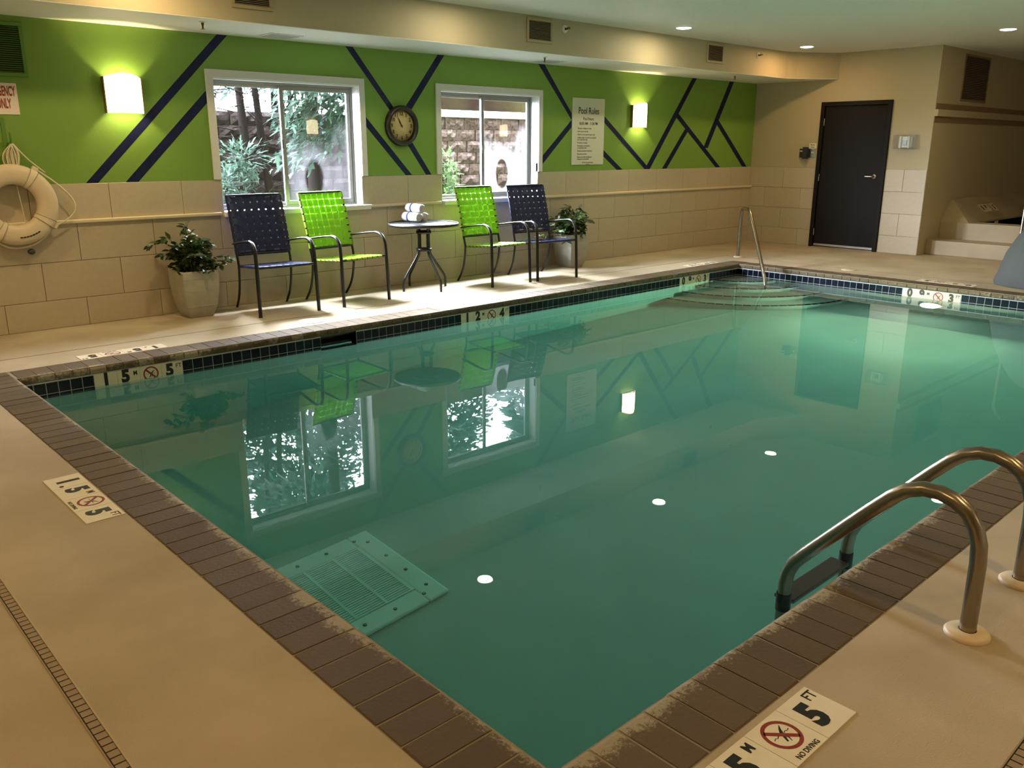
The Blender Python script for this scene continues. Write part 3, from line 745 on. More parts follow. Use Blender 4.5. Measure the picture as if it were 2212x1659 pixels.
# ================================================================== ladder, handrail
lad = thing('pool_ladder', 'stainless pool ladder with two hooped rails over the near coping', 'ladder', (2.606, .742, 0))
prof = [(0, -.02), (.002, .27)]+[(.155-.153*math.cos(t), .285+.150*math.sin(t)) for t in [PI*.08*i for i in range(0, 9)]]
# straight run down towards the water, then a soft bend to vertical
prof = [(0, -.04), (0, .10), (.001, .24), (.006, .30), (.022, .35), (.050, .392), (.09, .418), (.135, .430), (.185, .428), (.235, .408), (.275, .375), (.34, .305), (.44, .192), (.54, .078), (.585, .022), (.605, -.025), (.612, -.075), (.613, -.14), (.613, -.45), (.613, -.95)]
for k, x in enumerate((0, .478)):
    MB().tube([(x, y, z) for y, z in prof], .0242, 16, up=(1, 0, 0)).build('rail', M['steel'], lad)
    MB().lathe([(.066, .0005), (.066, .008), (.058, .016), (.026, .019)], 28).build('flange', M['flange'], lad, (x, 0, 0))['label'] = 'cream escutcheon ring'
for z in (-.155, -.45, -.75):
    MB().box(.022, .456, .585, .665, z-.014, z+.014).build('tread', M['black'], lad, bevel=.006)
for x in (0, .478):
    MB().lathe([(.027, -.07), (.027, .03)], 16).build('sleeve', M['black'], lad, (x, .613, -.14))

hr = thing('handrail', 'stainless handrail rising from the deck at the pool corner into the steps', 'handrail', (10.183, 6.445, 0), math.atan2(-1.103, -1.081))
hp = [(0, 0, -.03), (0, 0, .35), (.012, 0, .54), (.03, 0, .61), (.07, 0, .65), (.13, 0, .668), (.38, 0, .672), (.45, 0, .655), (.51, 0, .615), (.73, 0, .470), (1.20, 0, .110), (1.45, 0, -.092), (1.495, 0, -.145), (1.51, 0, -.21), (1.512, 0, -.30), (1.512, 0, -.85)]
MB().tube(hp, .0225, 14, up=(0, 1, 0)).build('rail', M['steel'], hr)
MB().lathe([(.06, .0005), (.06, .008), (.052, .016), (.024, .018)], 26).build('flange', M['flange'], hr, (0, 0, 0))['label'] = 'cream escutcheon ring'

# ================================================================== chairs
def strap_strip(P, N, w, wdir, t=.0022):
    """flat strap through points P with normals N; w half width along wdir"""
    mb = MB(); W = Vector(wdir); vs = []
    for p, n in zip(P, N):
        p = Vector(p); n = Vector(n).normalized()
        vs += [p-W*w-n*t/2, p+W*w-n*t/2, p+W*w+n*t/2, p-W*w+n*t/2]
    k = len(P); fs = []
    for i in range(k-1):
        a, b = i*4, i*4+4
        fs += [(a, b, b+1, a+1), (a+1, b+1, b+2, a+2), (a+2, b+2, b+3, a+3), (a+3, b+3, b, a)]
    fs += [(0, 1, 2, 3), (k*4-1, k*4-2, k*4-3, k*4-4)]
    return mb.add(vs, fs)

def make_chair(sm, label, group):
    c = thing('woven_chair', label, 'chair', (0, 0, 0), 0, group)
    fr = M['frame']
    backpt = lambda s: Vector((0, .190+.140*max(s, 0)**1.25, .500+.520*s))       # s 0 bottom .. 1 top of the back
    for sgn in (-1, 1):
        hx = lambda x: sgn*x
        # front leg with the curve up to the arm
        P = smooth_path([(hx(.280), -.315, 0), (hx(.277), -.305, .30), (hx(.275), -.298, .47), (hx(.273), -.285, .585), (hx(.271), -.235, .640), (hx(.269), -.165, .650)], 2)
        MB().tube(P, .018, 10, r2=.012, up=(1, 0, 0)).build('leg', fr, c)
        MB().tube(smooth_path([(hx(.269), -.165, .650), (hx(.267), -.05, .640), (hx(.262), .22, .598)], 1), .019, 10, r2=.009, up=(1, 0, 0)).build('armrest', fr, c)
        MB().tube(smooth_path([(hx(.252), .165, .400), (hx(.252), .172, .28), (hx(.250), .215, .12), (hx(.247), .312, 0)], 2), .0115, 8).build('leg', fr, c)
    # back frame: two posts and top and bottom bars
    b = MB()
    for sgn in (-1, 1):
        P = [Vector((sgn*.252, .165, .395)), Vector((sgn*.253, .175, .45))]+[Vector((sgn*(.254), 0, 0))+backpt(s) for s in (0, .25, .5, .75, 1)]
        b.tube(P, .0115, 8)
    for s in (0, 1):
        b.tube([Vector((x, .012*(1-(x/.254)**2) if s else 0, 0))+backpt(s) for x in (-.254, -.15, 0, .15, .254)], .0105, 8)
    b.build('back_frame', fr, c)
    # seat frame
    f = MB(); fz = lambda y: .430-(y+.295)*.075
    for sgn in (-1, 1): f.tube([(sgn*.245, -.295, .430), (sgn*.245, .165, fz(.165))], .0105, 8)
    f.tube([(-.272, -.295, .430), (.272, -.295, .430)], .0125, 8); f.tube([(-.252, .165, fz(.165)), (.252, .165, fz(.165))], .0105, 8)
    f.build('seat_frame', fr, c)
    # back straps
    nv, nh = 7, 8; w = .0262
    vx = [(-.5+(i+.5)/nv)*.478 for i in range(nv)]; hs_ = [(j+.5)/nh for j in range(nh)]
    nrm = lambda s: (backpt(min(1, s+.02))-backpt(max(0, s-.02))).cross(Vector((-1, 0, 0))).normalized()    # faces the sitter (-y)
    bow = lambda x, s: Vector((0, .020*(1-(x/.254)**2), 0))
    for i, x in enumerate(vx):
        P, N = [], []
        def at(s, off): P.append(Vector((x, 0, 0))+backpt(s)+bow(x, s)+nrm(s)*off); N.append(nrm(s))
        at(-.028, .0); at(-.028, .0125); at(0.03, .0125)
        for j, s in enumerate(hs_): at(s, .0026*(1 if (i+j) % 2 else -1))
        at(.97, .0125); at(1.026, .0125); at(1.028, .0)
        strap_strip(P, N, .0280, (1, 0, 0)).build('strap', sm, c)
    for j, s in enumerate(hs_):
        P, N = [], []
        n = nrm(s)
        T = Vector((0, 0, 0))
        def at(x, off, yb=True): P.append(Vector((x, 0, 0))+backpt(s)+bow(x, s)*(1 if abs(x) < .24 else 0)+n*off); N.append(n)
        at(-.268, 0); at(-.266, .0125); at(-.246, .0125)
        for i, x in enumerate(vx): at(x, .0026*(-1 if (i+j) % 2 else 1))
        at(.246, .0125); at(.266, .0125); at(.268, 0)
        up = (backpt(min(1, s+.02))-backpt(s-.02)).normalized()
        strap_strip(P, N, .0268, up).build('strap', sm, c)
    # seat straps
    nl_, nt_ = 7, 7
    lx = [(-.5+(i+.5)/nl_)*.440 for i in range(nl_)]; ty = [-.27+(j+.5)*.418/nt_ for j in range(nt_)]
    sag = lambda x, y: -.016*(1-(x/.245)**2)*(1-((y+.065)/.235)**2)
    up = Vector((0, .075, 1)).normalized()
    for i, x in enumerate(lx):
        P = [Vector((x, -.309, .424)), Vector((x, -.307, .438)), Vector((x, -.293, .4445))]
        for j, y in enumerate(ty): P.append(Vector((x, y, fz(y)+.010+sag(x, y)+.0022*(1 if (i+j) % 2 else -1))))
        P += [Vector((x, .165, fz(.165)+.0125)), Vector((x, .177, fz(.165)))]
        N = [Vector((0, -1, 0)), Vector((0, -.7, .7))]+[up]*(len(P)-3)+[Vector((0, 1, .3))]
        strap_strip(P, N, .0262, (1, 0, 0)).build('strap', sm, c)
    for j, y in enumerate(ty):
        P = [Vector((-.257, y, fz(y)-.004)), Vector((-.250, y, fz(y)+.0115))]
        for i, x in enumerate(lx): P.append(Vector((x, y, fz(y)+.010+sag(x, y)+.0022*(-1 if (i+j) % 2 else 1))))
        P += [Vector((.250, y, fz(y)+.0115)), Vector((.257, y, fz(y)-.004))]
        N = [Vector((-1, 0, .3))]+[up]*(len(P)-2)+[Vector((1, 0, .3))]
        strap_strip(P, N, .0255, (0, 1, 0)).build('strap', sm, c)
    return c
navy = make_chair(M['strap_navy'], 'navy woven strap armchair beside the potted plant under the life ring side window', 'woven strap chairs by the windows')
navy['label'] = 'navy woven strap armchair between the front planter and a lime chair'
lime = make_chair(M['strap_green'], 'lime green woven strap armchair just before the taller tree-view window', 'woven strap chairs by the windows')
lime['label'] = 'lime green woven strap armchair next to navy chair by the tree-view window'
navy.location = (3.657, 7.170, 0); navy.rotation_euler.z = math.radians(-3.9)
lime.location = (4.411, 7.164, 0); lime.rotation_euler.z = math.radians(7)
c3 = copy_tree(lime, (6.247, 7.068, 0), 0.0); c3['label'] = 'lime green woven strap armchair beside the round table with towels'
c4 = copy_tree(navy, (6.937, 7.003, 0), math.radians(-7.7)); c4['label'] = 'navy woven strap armchair in front of the far planter'

# ================================================================== table and towels
tb = thing('side_table', 'round black patio side table holding rolled white towels', 'table', (5.385, 7.175, 0))
tz = .690
MB().lathe([(.352, tz-.028), (.364, tz-.028), (.367, tz-.014), (.364, tz+.002), (.352, tz+.002)], 48).build('rim', M['frame'], tb)
MB().lathe([(.352, tz-.010), (.352, tz-.002), (0, tz-.002)], 48).build('tabletop', M['tabletop'], tb)['label'] = 'textured dark glass tabletop'
for k in range(4):
    a = PI/2*k; ca, sa = math.cos(a), math.sin(a)
    pr = [(.275, 0), (.275, .085), (.262, .13), (.10, .335), (.068, .395), (.064, .46), (.064, .58), (.075, .645), (.11, .668)]
    MB().tube(smooth_path([(r*ca, r*sa, z) for r, z in pr], 2), .0125, 10, up=(-sa, ca, 0)).build('leg', M['frame'], tb)
for z in (.415, .595):
    MB().lathe([(.052, z-.014), (.080, z-.014), (.080, z+.014), (.052, z+.014), (.052, z-.014)], 24).build('collar', M['frame'], tb)
MB().lathe([(.16, tz-.03), (.16, tz-.018), (0, tz-.018)], 24).build('support_plate', M['frame'], tb)

def towel(loc, rz, label):
    t = thing('rolled_towel', label, 'towel', loc, rz, 'rolled towels on the side table')
    R, L = .047, .115
    MB().lathe([(.030, -L), (R-.008, -L-.001), (R, -L+.010), (R+.001, 0), (R, L-.010), (R-.008, L+.001), (.030, L)][::1], 28, 'y', caps=True).build('roll', M['towel'], t)
    for sgn in (-1, 1):
        P = []
        for i in range(56):
            a = i/55*2*PI*3.1; r = .006+.036*i/55
            P.append((r*math.cos(a), sgn*(L+.001), r*math.sin(a)))
        MB().tube(P, .0052, 6).build('spiral_end', M['towelend'], t)['label'] = 'coiled end of the roll'
    MB().lathe([(R+.0005, -.014), (R+.0022, -.012), (R+.0022, .012), (R+.0005, .014)], 28, 'y').build('stripe', M['towelnavy'], t, (0, .022, 0))['label'] = 'navy stripe'
z0 = tz+.0495
towel((5.375, 7.365, z0), .06, 'rolled white towel with navy stripe at lower front of the towel pyramid')
towel((5.474, 7.375, z0), .03, 'rolled white towel mostly hidden at lower back of the towel pyramid')
towel((5.425, 7.372, z0+.0885), .05, 'rolled white towel with navy stripe on top of the towel pyramid')

# ================================================================== planters
def rsq(h, k=.22, n=5):                                          # rounded square outline, half width h
    r = h*k; pts = []
    for cx, cy, a0 in ((h-r, h-r, 0), (-h+r, h-r, PI/2), (-h+r, -h+r, PI), (h-r, -h+r, 1.5*PI)):
        pts += [(cx+r*math.cos(a0+PI/2*i/n), cy+r*math.sin(a0+PI/2*i/n)) for i in range(n+1)]
    return pts
leaf_me = MB().add([(0, 0, 0), (.010, .012, .003), (.0135, .024, .003), (.008, .038, .001), (0, .050, -.003), (-.008, .038, .001), (-.0135, .024, .003), (-.010, .012, .003), (0, .012, -.001), (0, .024, -.001), (0, .038, -.001)],
    [(0, 1, 8), (0, 8, 7), (8, 1, 2, 9), (7, 8, 9, 6), (9, 2, 3, 10), (6, 9, 10, 5), (10, 3, 4), (5, 10, 4)]).mesh('leaf', M['leaf'])
def planter(loc, rz, label, seed, sprays):
    t = thing('potted_plant', label, 'plant', loc, rz)
    prof = [(.100, 0), (.108, .012), (.129, .07), (.146, .15), (.156, .23), (.161, .31), (.162, .37), (.161, .405), (.159, .412), (.151, .412), (.148, .40), (.146, .36)]
    mb = MB(); rings = [[(x, y, z+.0) for x, y in rsq(h, .09)] for h, z in prof]; n = len(rings[0])
    # fine horizontal grooves
    vs = [p for r in rings for p in r]
    fs = [(i*n+j, i*n+(j+1) % n, (i+1)*n+(j+1) % n, (i+1)*n+j) for i in range(len(prof)-1) for j in range(n)]
    mb.add(vs, fs, True); mb.add(rings[0], [tuple(range(n-1, -1, -1))])
    mb.build('pot', M['pot'], t)
    for k, zg in enumerate((.105, .245, .345)):
        hh = [h for h, z in prof if z >= zg][0]
        h0 = None
        for (ha, za), (hb, zb) in zip(prof, prof[1:]):
            if za <= zg <= zb: h0 = ha+(hb-ha)*(zg-za)/(zb-za)
        q = rsq(h0+.0012, .09); g = MB(); nn = len(q)
        g.add([(x, y, zg-.003) for x, y in q]+[(x*1.008, y*1.008, zg) for x, y in q]+[(x, y, zg+.003) for x, y in q],
              [(i*nn+j, i*nn+(j+1) % nn, (i+1)*nn+(j+1) % nn, (i+1)*nn+j) for i in range(2) for j in range(nn)], True)
        g.build('ridge', M['pot'], t)
    MB().prism(rsq(.148, .09), .36, .372).build('soil', M['soil'], t)
    rnd = random.Random(seed); zb = .372
    count = 0
    for (ang, out, top, nl) in sprays:
        ca, sa = math.cos(ang), math.sin(ang); b0 = rnd.uniform(.01, .05)
        P = [Vector((b0*ca, b0*sa, zb)), Vector((b0*ca+out*.25*ca, b0*sa+out*.25*sa, zb+top*.62)), Vector((out*.7*ca, out*.7*sa, zb+top*1.0)), Vector((out*ca, out*sa, zb+top*.86))]
        P = smooth_path(P, 2); L = len(P)
        stem = MB().tube(P, [.0035-.0025*i/(L-1) for i in range(L)], 5).build('stem', M['stem'], t)
        for k in range(nl):
            f = .28+.72*(k+1)/nl; u = f*(L-1); i0 = min(int(u), L-2); p = P[i0].lerp(P[i0+1], u-i0); d = (P[i0+1]-P[i0]).normalized()
            side = d.cross(Vector((0, 0, 1))); side = side.normalized() if side.length > .1 else Vector((1, 0, 0))
            v = (d*rnd.uniform(.2, .9)+side*(1 if k % 2 else -1)*rnd.uniform(.4, 1)+Vector((0, 0, rnd.uniform(-.5, .35)))+Vector((rnd.uniform(-.3, .3), rnd.uniform(-.3, .3), 0))).normalized()
            o = put('leaf', leaf_me, stem, p, v.to_track_quat('Y', 'Z').to_euler()); s = rnd.uniform(1.25, 1.8); o.scale = (s*rnd.uniform(.95, 1.2), s, s)
            e = o.rotation_euler.to_matrix() @ Matrix.Rotation(rnd.uniform(-.7, .7), 3, 'Y'); o.rotation_euler = e.to_euler()
            count += 1
    # denser inner leaves, too many to tell apart
    inner = MB()
    for k in range(330):
        a = rnd.uniform(0, 2*PI); h_ = rnd.uniform(.0, 1); r_ = .19*math.sqrt(rnd.random())*(1.05-.5*h_)
        p = Vector((r_*math.cos(a), r_*math.sin(a), zb+.005+h_*.25)); v = Vector((math.cos(a)*rnd.uniform(.3, 1), math.sin(a)*rnd.uniform(.3, 1), rnd.uniform(-.4, .8))).normalized()
        mx = Matrix.Translation(p) @ v.to_track_quat('Y', 'Z').to_matrix().to_4x4() @ Matrix.Rotation(rnd.uniform(-1, 1), 4, 'Y') @ Matrix.Scale(rnd.uniform(1.1, 1.5), 4)
        inner.add([mx @ w_.co for w_ in leaf_me.vertices], [tuple(f.vertices) for f in leaf_me.polygons])
    inner.build('inner_leaves', M['leaf'], t, kind='stuff')
    return t
def sprays(seed, extra, n=19, outr=(.08, .22), topr=(.14, .33), nl=(8, 11)):
    r = random.Random(seed); out = list(extra)
    for k in range(n):
        o = r.uniform(*outr); tp_ = r.uniform(*topr)*(1.15-.9*o)
        out.append((2*PI*k/n+r.uniform(-.2, .2), o, tp_, r.randint(*nl)))
    return out
planter((2.992, 7.352, 0), 0, 'pale stone planter with ficus foliage below the life ring end of the wall', 3,
        sprays(11, [(PI*1.02, .36, .31, 13), (PI*1.1, .32, .22, 11), (PI*.92, .26, .34, 12), (1.9, .06, .44, 12), (-1.9, .10, .38, 11), (-.5, .30, .11, 13), (-.25, .32, .15, 12), (-.75, .25, .09, 11), (.3, .22, .28, 11)]))
planter((7.79, 7.33, 0), 0, 'pale stone planter with ficus foliage behind the far navy chair', 5,
        sprays(23, [(PI*1.02, .50, .20, 14), (PI*.9, .48, .28, 13), (PI*1.12, .44, .12, 13), (1.2, .12, .39, 12), (.2, .24, .36, 13), (-.2, .27, .22, 12), (2.1, .12, .36, 12), (PI*1.2, .46, -.02, 12), (PI*.98, .52, .05, 12)], 20))

# ================================================================== wall things on the green wall
# clock
ck = thing('wall_clock', 'round dark-rimmed clock with cream dial between the windows', 'clock', (5.447, WB, 1.660))
MB().lathe([(.15, -.0), (.205, -.001), (.205, -.030), (.195, -.050), (.180, -.058), (.165, -.052), (.155, -.034), (.153, -.014)], 48, 'y').build('rim', M['clockrim'], ck)
dial = MB().lathe([(.154, -.002), (.154, -.013), (0, -.013)], 48, 'y').build('dial', M['clockface'], ck)
for n in range(1, 13):
    a = PI/2-2*PI*n/12; r = .122
    put('numeral', tm(str(n), .052, 'brownink', .0018, .9), dial, (r*math.cos(a), -.0142, r*math.sin(a)), (PI/2, 0, 0))
def hand(name, ang, length, w, y):
    a = math.radians(90-ang); ca, sa = math.cos(a), math.sin(a)
    q = [(-.02, -w*.5), (length*.55, -w), (length, 0), (length*.55, w), (-.02, w*.5)]
    MB().prism_xz([(u*ca-v*sa, u*sa+v*ca) for u, v in q], y-.001, y+.001).build(name, M['brownink'], ck)
hand('hour_hand', 327, .075, .006, -.0185); hand('minute_hand', 330, .112, .0045, -.022)
MB().lathe([(.008, -.013), (.008, -.025), (0, -.026)], 14, 'y').build('hub', M['brownink'], ck)

# pool rules sign
sg = thing('rules_sign', 'tall white Pool Rules sign board on the green wall', 'sign', (8.347, WB, 1.637))
bd_ = MB().box(-.302, .302, -.012, -.001, -.405, .405).build('board', M['signwhite'], sg, bevel=.002)
LN = [('Pool Rules', .112, .25, 'C', .0012), ('Pool Hours:', .052, .155, 'C', .0004), ('06:00 AM - 11:00 PM', .050, .098, 'C', .0005)]
y = .04
for s in ['Warning: no lifeguard on duty', 'Swim at your own risk', 'Pool for use by registered guests only', 'Children under 14 must be accompanied', '-by a responsible adult', 'No diving or jumping', 'No running or horseplay in',
          '-or around pool area', 'No glass containers in pool area', 'No pets in pool area', 'Report any unsafe conditions to', '-management immediately']:
    if s[0] == '-': y += .013
    LN.append((s.lstrip('-'), .0265, y, 'L', 0)); y -= .0375
LN += [('In Case of an Emergency', .0265, y-.005, 'C', 0), ('Call 911', .0265, y-.030, 'C', 0)]
for s, sz, z, al, bo_ in LN:
    put('lettering', tm(s, sz, 'ink', bo_, .80, 'CENTER' if al == 'C' else 'LEFT'), bd_, (0 if al == 'C' else -.20, -.0128, z), (PI/2, 0, 0))

# emergency sign
es = thing('emergency_sign', 'white sign with dark red capitals above the life ring', 'sign', (1.740, WB, 1.797))
eb = MB().box(-.127, .127, -.006, -.001, -.114, .114).build('board', M['signwhite2'], es)
put('lettering', tm('EMERGENCY', .098, 'redink', .003, .36), eb, (.012, -.0068, .052), (PI/2, 0, 0))
put('lettering', tm('USE ONLY', .098, 'redink', .003, .36), eb, (-.008, -.0068, -.038), (PI/2, 0, 0))

# sconces
def sconce(loc, rz, label, e, group='wall sconces'):
    t = thing('wall_sconce', label, 'light', loc, rz, group)
    MB().box(-.135, .135, -.018, 0, -.12, .12).build('backplate', M['white'], t)
    w, h, n = .150, .138, 14
    pts = [(-w+2*w*i/n, -.03-.085*math.cos(PI/2*(-1+2*i/n))) for i in range(n+1)]
    sh = MB(); vs = []; 
    for z in (-h, -h*.5, 0, h*.5, h):
        vs += [(x, yy-.004*(1-(z/h)**2), z+(.034*(1-(x/w)**2) if z == h else 0)) for x, yy in pts]
    m = n+1; sh.add(vs, [(r*m+i, r*m+i+1, (r+1)*m+i+1, (r+1)*m+i) for r in range(4) for i in range(n)], True)
    sh.build('shade', M['sconce_shade'], t)
    for x in (-w, w): MB().box(x-.004, x+.004, -.042, 0, -h-.004, h+.004).build('side_trim', M['shadelip'], t)
    light('sconce_lamp', 'POINT', (0, -.055, 0), e, (1, .80, .42), parent=t, shadow_soft_size=.03)
M['sconce_shade'] = emat('glowing_glass_shade', (1, .80, .48), 9)
sconce((2.650, WB, 1.852), 0, 'glowing curved wall lamp between the emergency sign and the navy stripe', SCONCE_E)
sconce((9.335, WB, 1.845), 0, 'glowing curved wall lamp beside the Pool Rules sign', SCONCE_E)
for x in (3.2, 10.2, 16.0): sconce((x, RY, 1.86), PI, 'glowing curved wall lamp on the wall across the pool', SCONCE_E)

# vents
def vent(name, label, loc, rot, w, h, mf, n, group=None, border=.028):
    t = thing(name, label, 'vent', loc, rot=rot, group=group)              # local xz plane, facing -y
    m = MB()
    for a in ((-w, w, h-border, h), (-w, w, -h, -h+border), (-w, -w+border, -h+border, h-border), (w-border, w, -h+border, h-border)): m.box(a[0], a[1], -.014, -.0005, a[2], a[3])
    m.build('frame', mf, t, bevel=.003)
    MB().box(-w+border, w-border, -.003, -.0008, -h+border, h-border).build('duct_opening', M['dark'], t)
    s = MB(); hh = h-border
    for k in range(n):
        z = -hh+2*hh*(k+.5)/n; q = hh/n
        s.add([(-w+border, -.013, z-q*.55), (w-border, -.013, z-q*.55), (w-border, -.004, z+q*.35), (-w+border, -.004, z+q*.35), (-w+border, -.0115, z-q*.65), (w-border, -.0115, z-q*.65), (w-border, -.0028, z+q*.2), (-w+border, -.0028, z+q*.2)],
              [(0, 1, 2, 3), (7, 6, 5, 4), (0, 4, 5, 1), (2, 6, 7, 3)])
    s.build('louver', mf, t, kind='stuff')
    return t
vent('return_vent', 'green painted louvered vent above the emergency sign', (1.77, WB, 2.155), (0, 0, 0), .195, .195, M['vent_green'], 22)
SY = 6.73
vent('supply_vent', 'beige square vent on the beam above the tree-view window', (3.42, SY, 2.60), (0, 0, 0), .175, .105, M['vent_beige'], 12, 'vents on the beam')
vent('supply_vent', 'beige square vent on the beam beside the first side sprinkler', (6.61, SY, 2.608), (0, 0, 0), .185, .118, M['vent_beige'], 14, 'vents on the beam')
vent('supply_vent', 'beige square vent on the beam above the Pool Rules sign end', (9.76, SY, 2.606), (0, 0, 0), .185, .118, M['vent_beige'], 14, 'vents on the beam')
vent('return_vent', 'tall brown louvered grille high on the spa wall', (13.46, NY, 2.385), (0, 0, 0), .47, .31, M['beige_dark'], 26)
def ceil_vent(loc, label):
    t = thing('ceiling_diffuser', label, 'vent', loc, group='beam underside diffusers')
    MB().box(-.16, .16, -.13, .13, -.006, 0).build('frame', M['white'], t, bevel=.003)
    s = MB()
    for k in range(7): s.box(-.13, .13, -.105+.03*k, -.088+.03*k, -.011, -.006)
    s.build('louver', M['alu_light'], t, kind='stuff')
ceil_vent((3.96, 7.30, SZ), 'white flat diffuser under the beam above the tree-view window')
ceil_vent((7.31, 7.29, SZ), 'white flat diffuser under the beam above the block-wall window')

# sprinklers
def sprinkler_p(loc, label):
    t = thing('sprinkler', label, 'sprinkler', loc, group='pendent sprinklers under the beam')
    MB().lathe([(.026, 0), (.026, -.004), (.012, -.008)][::-1], 16).build('flange', M['white'], t)
    MB().lathe([(.004, -.05), (.007, -.045), (.007, -.03), (.010, -.022), (.010, -.006)], 12).build('body', M['brass'], t)
    MB().lathe([(.0, -.056), (.016, -.055), (.016, -.052), (.0, -.051)], 14).build('deflector', M['brass'], t)
for p, l in (((3.09, 6.93, SZ), 'brass sprinkler head hanging under the beam near the life ring'), ((6.95, 6.99, SZ), 'brass sprinkler head hanging under the beam near the block-wall window'), ((10.55, 6.93, SZ), 'brass sprinkler head hanging under the beam near the door')): sprinkler_p(p, l)
def sprinkler_s(loc, label):
    t = thing('side_sprinkler', label, 'sprinkler', loc, group='side sprinklers on the beam')
    MB().lathe([(.012, -.012), (.038, -.010), (.040, -.0005)], 20, 'y').build('flange', M['white'], t)
    MB().lathe([(.004, -.062), (.008, -.05), (.012, -.03), (.014, -.010)], 12, 'y').build('body', M['brass'], t)
    MB().box(-.017, .017, -.068, -.060, -.006, .012).build('deflector', M['brass'], t)
sprinkler_s((6.985, SY, 2.657), 'brass side sprinkler on the beam beside a square vent'); sprinkler_s((10.76, SY, 2.65), 'brass side sprinkler on the beam nearest the door')

# life ring
lr = thing('life_ring', 'white ring buoy with grab rope and coiled throw rope on the wall', 'life ring', (1.713, 7.505, 1.012))
n, m_ = 56, 18; vs = []
for i in range(n):
    a = 2*PI*i/n
    for j in range(m_):
        b = 2*PI*j/m_; cb, sb = math.cos(b), math.sin(b)
        rr = .2305+.0765*math.copysign(abs(cb)**.8, cb); yy = .056*math.copysign(abs(sb)**.8, sb)
        vs.append((rr*math.cos(a), yy, rr*math.sin(a)))
MB().add(vs, [(i*m_+j, ((i+1) % n)*m_+j, ((i+1) % n)*m_+(j+1) % m_, i*m_+(j+1) % m_) for i in range(n) for j in range(m_)], True).build('ring', M['buoy'], lr)
BA = [math.radians(v) for v in (57, -33, 147, 237)]
for a in BA:
    bd = MB(); v2 = []; k = 4; half = .035/.23
    for i in range(k+1):
        t = a-half/1.6+half*1.25*i/k
        for j in range(m_):
            b = 2*PI*j/m_; cb, sb = math.cos(b), math.sin(b)
            rr = .2305+.0795*math.copysign(abs(cb)**.8, cb); yy = .059*math.copysign(abs(sb)**.8, sb)
            v2.append((rr*math.cos(t), yy, rr*math.sin(t)))
    bd.add(v2, [(i*m_+j, (i+1)*m_+j, (i+1)*m_+(j+1) % m_, i*m_+(j+1) % m_) for i in range(k) for j in range(m_)], True)
    o = bd.build('band', M['band'], lr)
    for kk in (0, k):
        t = a-half/1.6+half*1.25*kk/k; v3 = []
        for dt in (-.009, .009):
            for j in range(m_):
                b = 2*PI*j/m_; cb, sb = math.cos(b), math.sin(b); rr = .2305+.0803*math.copysign(abs(cb)**.8, cb); yy = .0598*math.copysign(abs(sb)**.8, sb)
                v3.append((rr*math.cos(t+dt), yy, rr*math.sin(t+dt)))
        MB().add(v3, [(j, m_+j, m_+(j+1) % m_, (j+1) % m_) for j in range(m_)], True).build('band_edge', M['bandedge'], lr)
    MB().box(-.014, .014, -.018, .018, -.022, .022).build('band_tab', M['band'], lr, (.320*math.cos(a), 0, .320*math.sin(a)), (0, PI/2-a if False else -a, 0), bevel=.004)
def pol(r, d, y=0.0): return (r*math.cos(math.radians(d)), y, r*math.sin(math.radians(d)))
gr = MB()
gr.tube(smooth_path([pol(.320, 57), pol(.335, 35), pol(.375, 18), pol(.435, 2), pol(.435, -10), pol(.375, -22), pol(.318, -33)], 2), .0065, 7)
gr.tube(smooth_path([pol(.320, 147), pol(.36, 120), pol(.36, 85), pol(.320, 57)], 2)[:1]+smooth_path([pol(.320, 147), pol(.345, 170), pol(.40, 190), pol(.345, 215), pol(.320, 237)], 2), .0065, 7)
gr.tube(smooth_path([pol(.320, 237), pol(.345, 260), pol(.335, 290), pol(.318, 327)], 2), .0065, 7)
gr.build('grab_rope', M['rope'], lr)
ms = MB()
rnd = random.Random(4)
for i in range(7): 
    t0 = math.radians(-92+5.2*i); t1 = math.radians(-92+5.2*i+4.2); 
    q = [(.242*math.cos(t0), .242*math.sin(t0)), (.242*math.cos(t1), .242*math.sin(t1)), (.251*math.cos(t1), .251*math.sin(t1)), (.251*math.cos(t0), .251*math.sin(t0))]
    ms.prism_xz(q, -.0585, -.050)
ms.build('lettering', M['ink'], lr)['label'] = 'small dark illegible print'

hk = thing('rope_hook', 'metal hook holding the coiled throw rope above the life ring', 'hook', (1.735, WB, 1.50))
MB().box(-.012, .012, -.006, -.0005, -.05, .16).build('plate', M['vent_green'], hk)
MB().tube(smooth_path([(.022, -.004, -.03), (.022, -.05, -.03), (.022, -.085, -.01), (.022, -.085, .05)], 1), .008, 8).build('prong', M['vent_green'], hk)
rc = lr; RO = Vector((1.74-1.713, 7.525-7.505, 1.46-1.012))
co = MB(); rnd = random.Random(9)
for k in range(9):
    x0 = -.045+.011*k; w = rnd.uniform(.012, .03); yy = -.03+rnd.uniform(0, .035)
    P = [(.010, yy, .005), (x0-w, yy-.006, -.07), (x0*.9-w*.6, yy, -.165), (x0*.6, yy+.004, -.19), (x0*.8+w*.5, yy, -.15), (x0+w*.3+.01, yy+.004, -.06), (.018, yy, .005)]
    co.tube(smooth_path(P, 2), .0045, 6)
co.build('throw_rope', M['rope'], rc, RO)
MB().tube(smooth_path([(.02, -.02, .008), (.10, -.02, -.10), (.19, -.02, -.185), (.22, -.01, -.21)], 1), .0058, 7).build('line', M['rope'], rc, RO)
MB().tube(smooth_path([(.0, .0, -.16), (.012, .0, -.3), (.035, .0, -.6), (.045, .0, -.80)], 1), .0035, 6).build('line', M['rope'], rc, RO)
MB().lathe([(0, -.024), (.012, -.022), (.026, -.010), (.029, 0), (.026, .010), (.012, .022), (0, .024)], 20).build('float', M['float'], rc, RO+Vector((.045, .0, -.815)))['label'] = 'dark grey float'

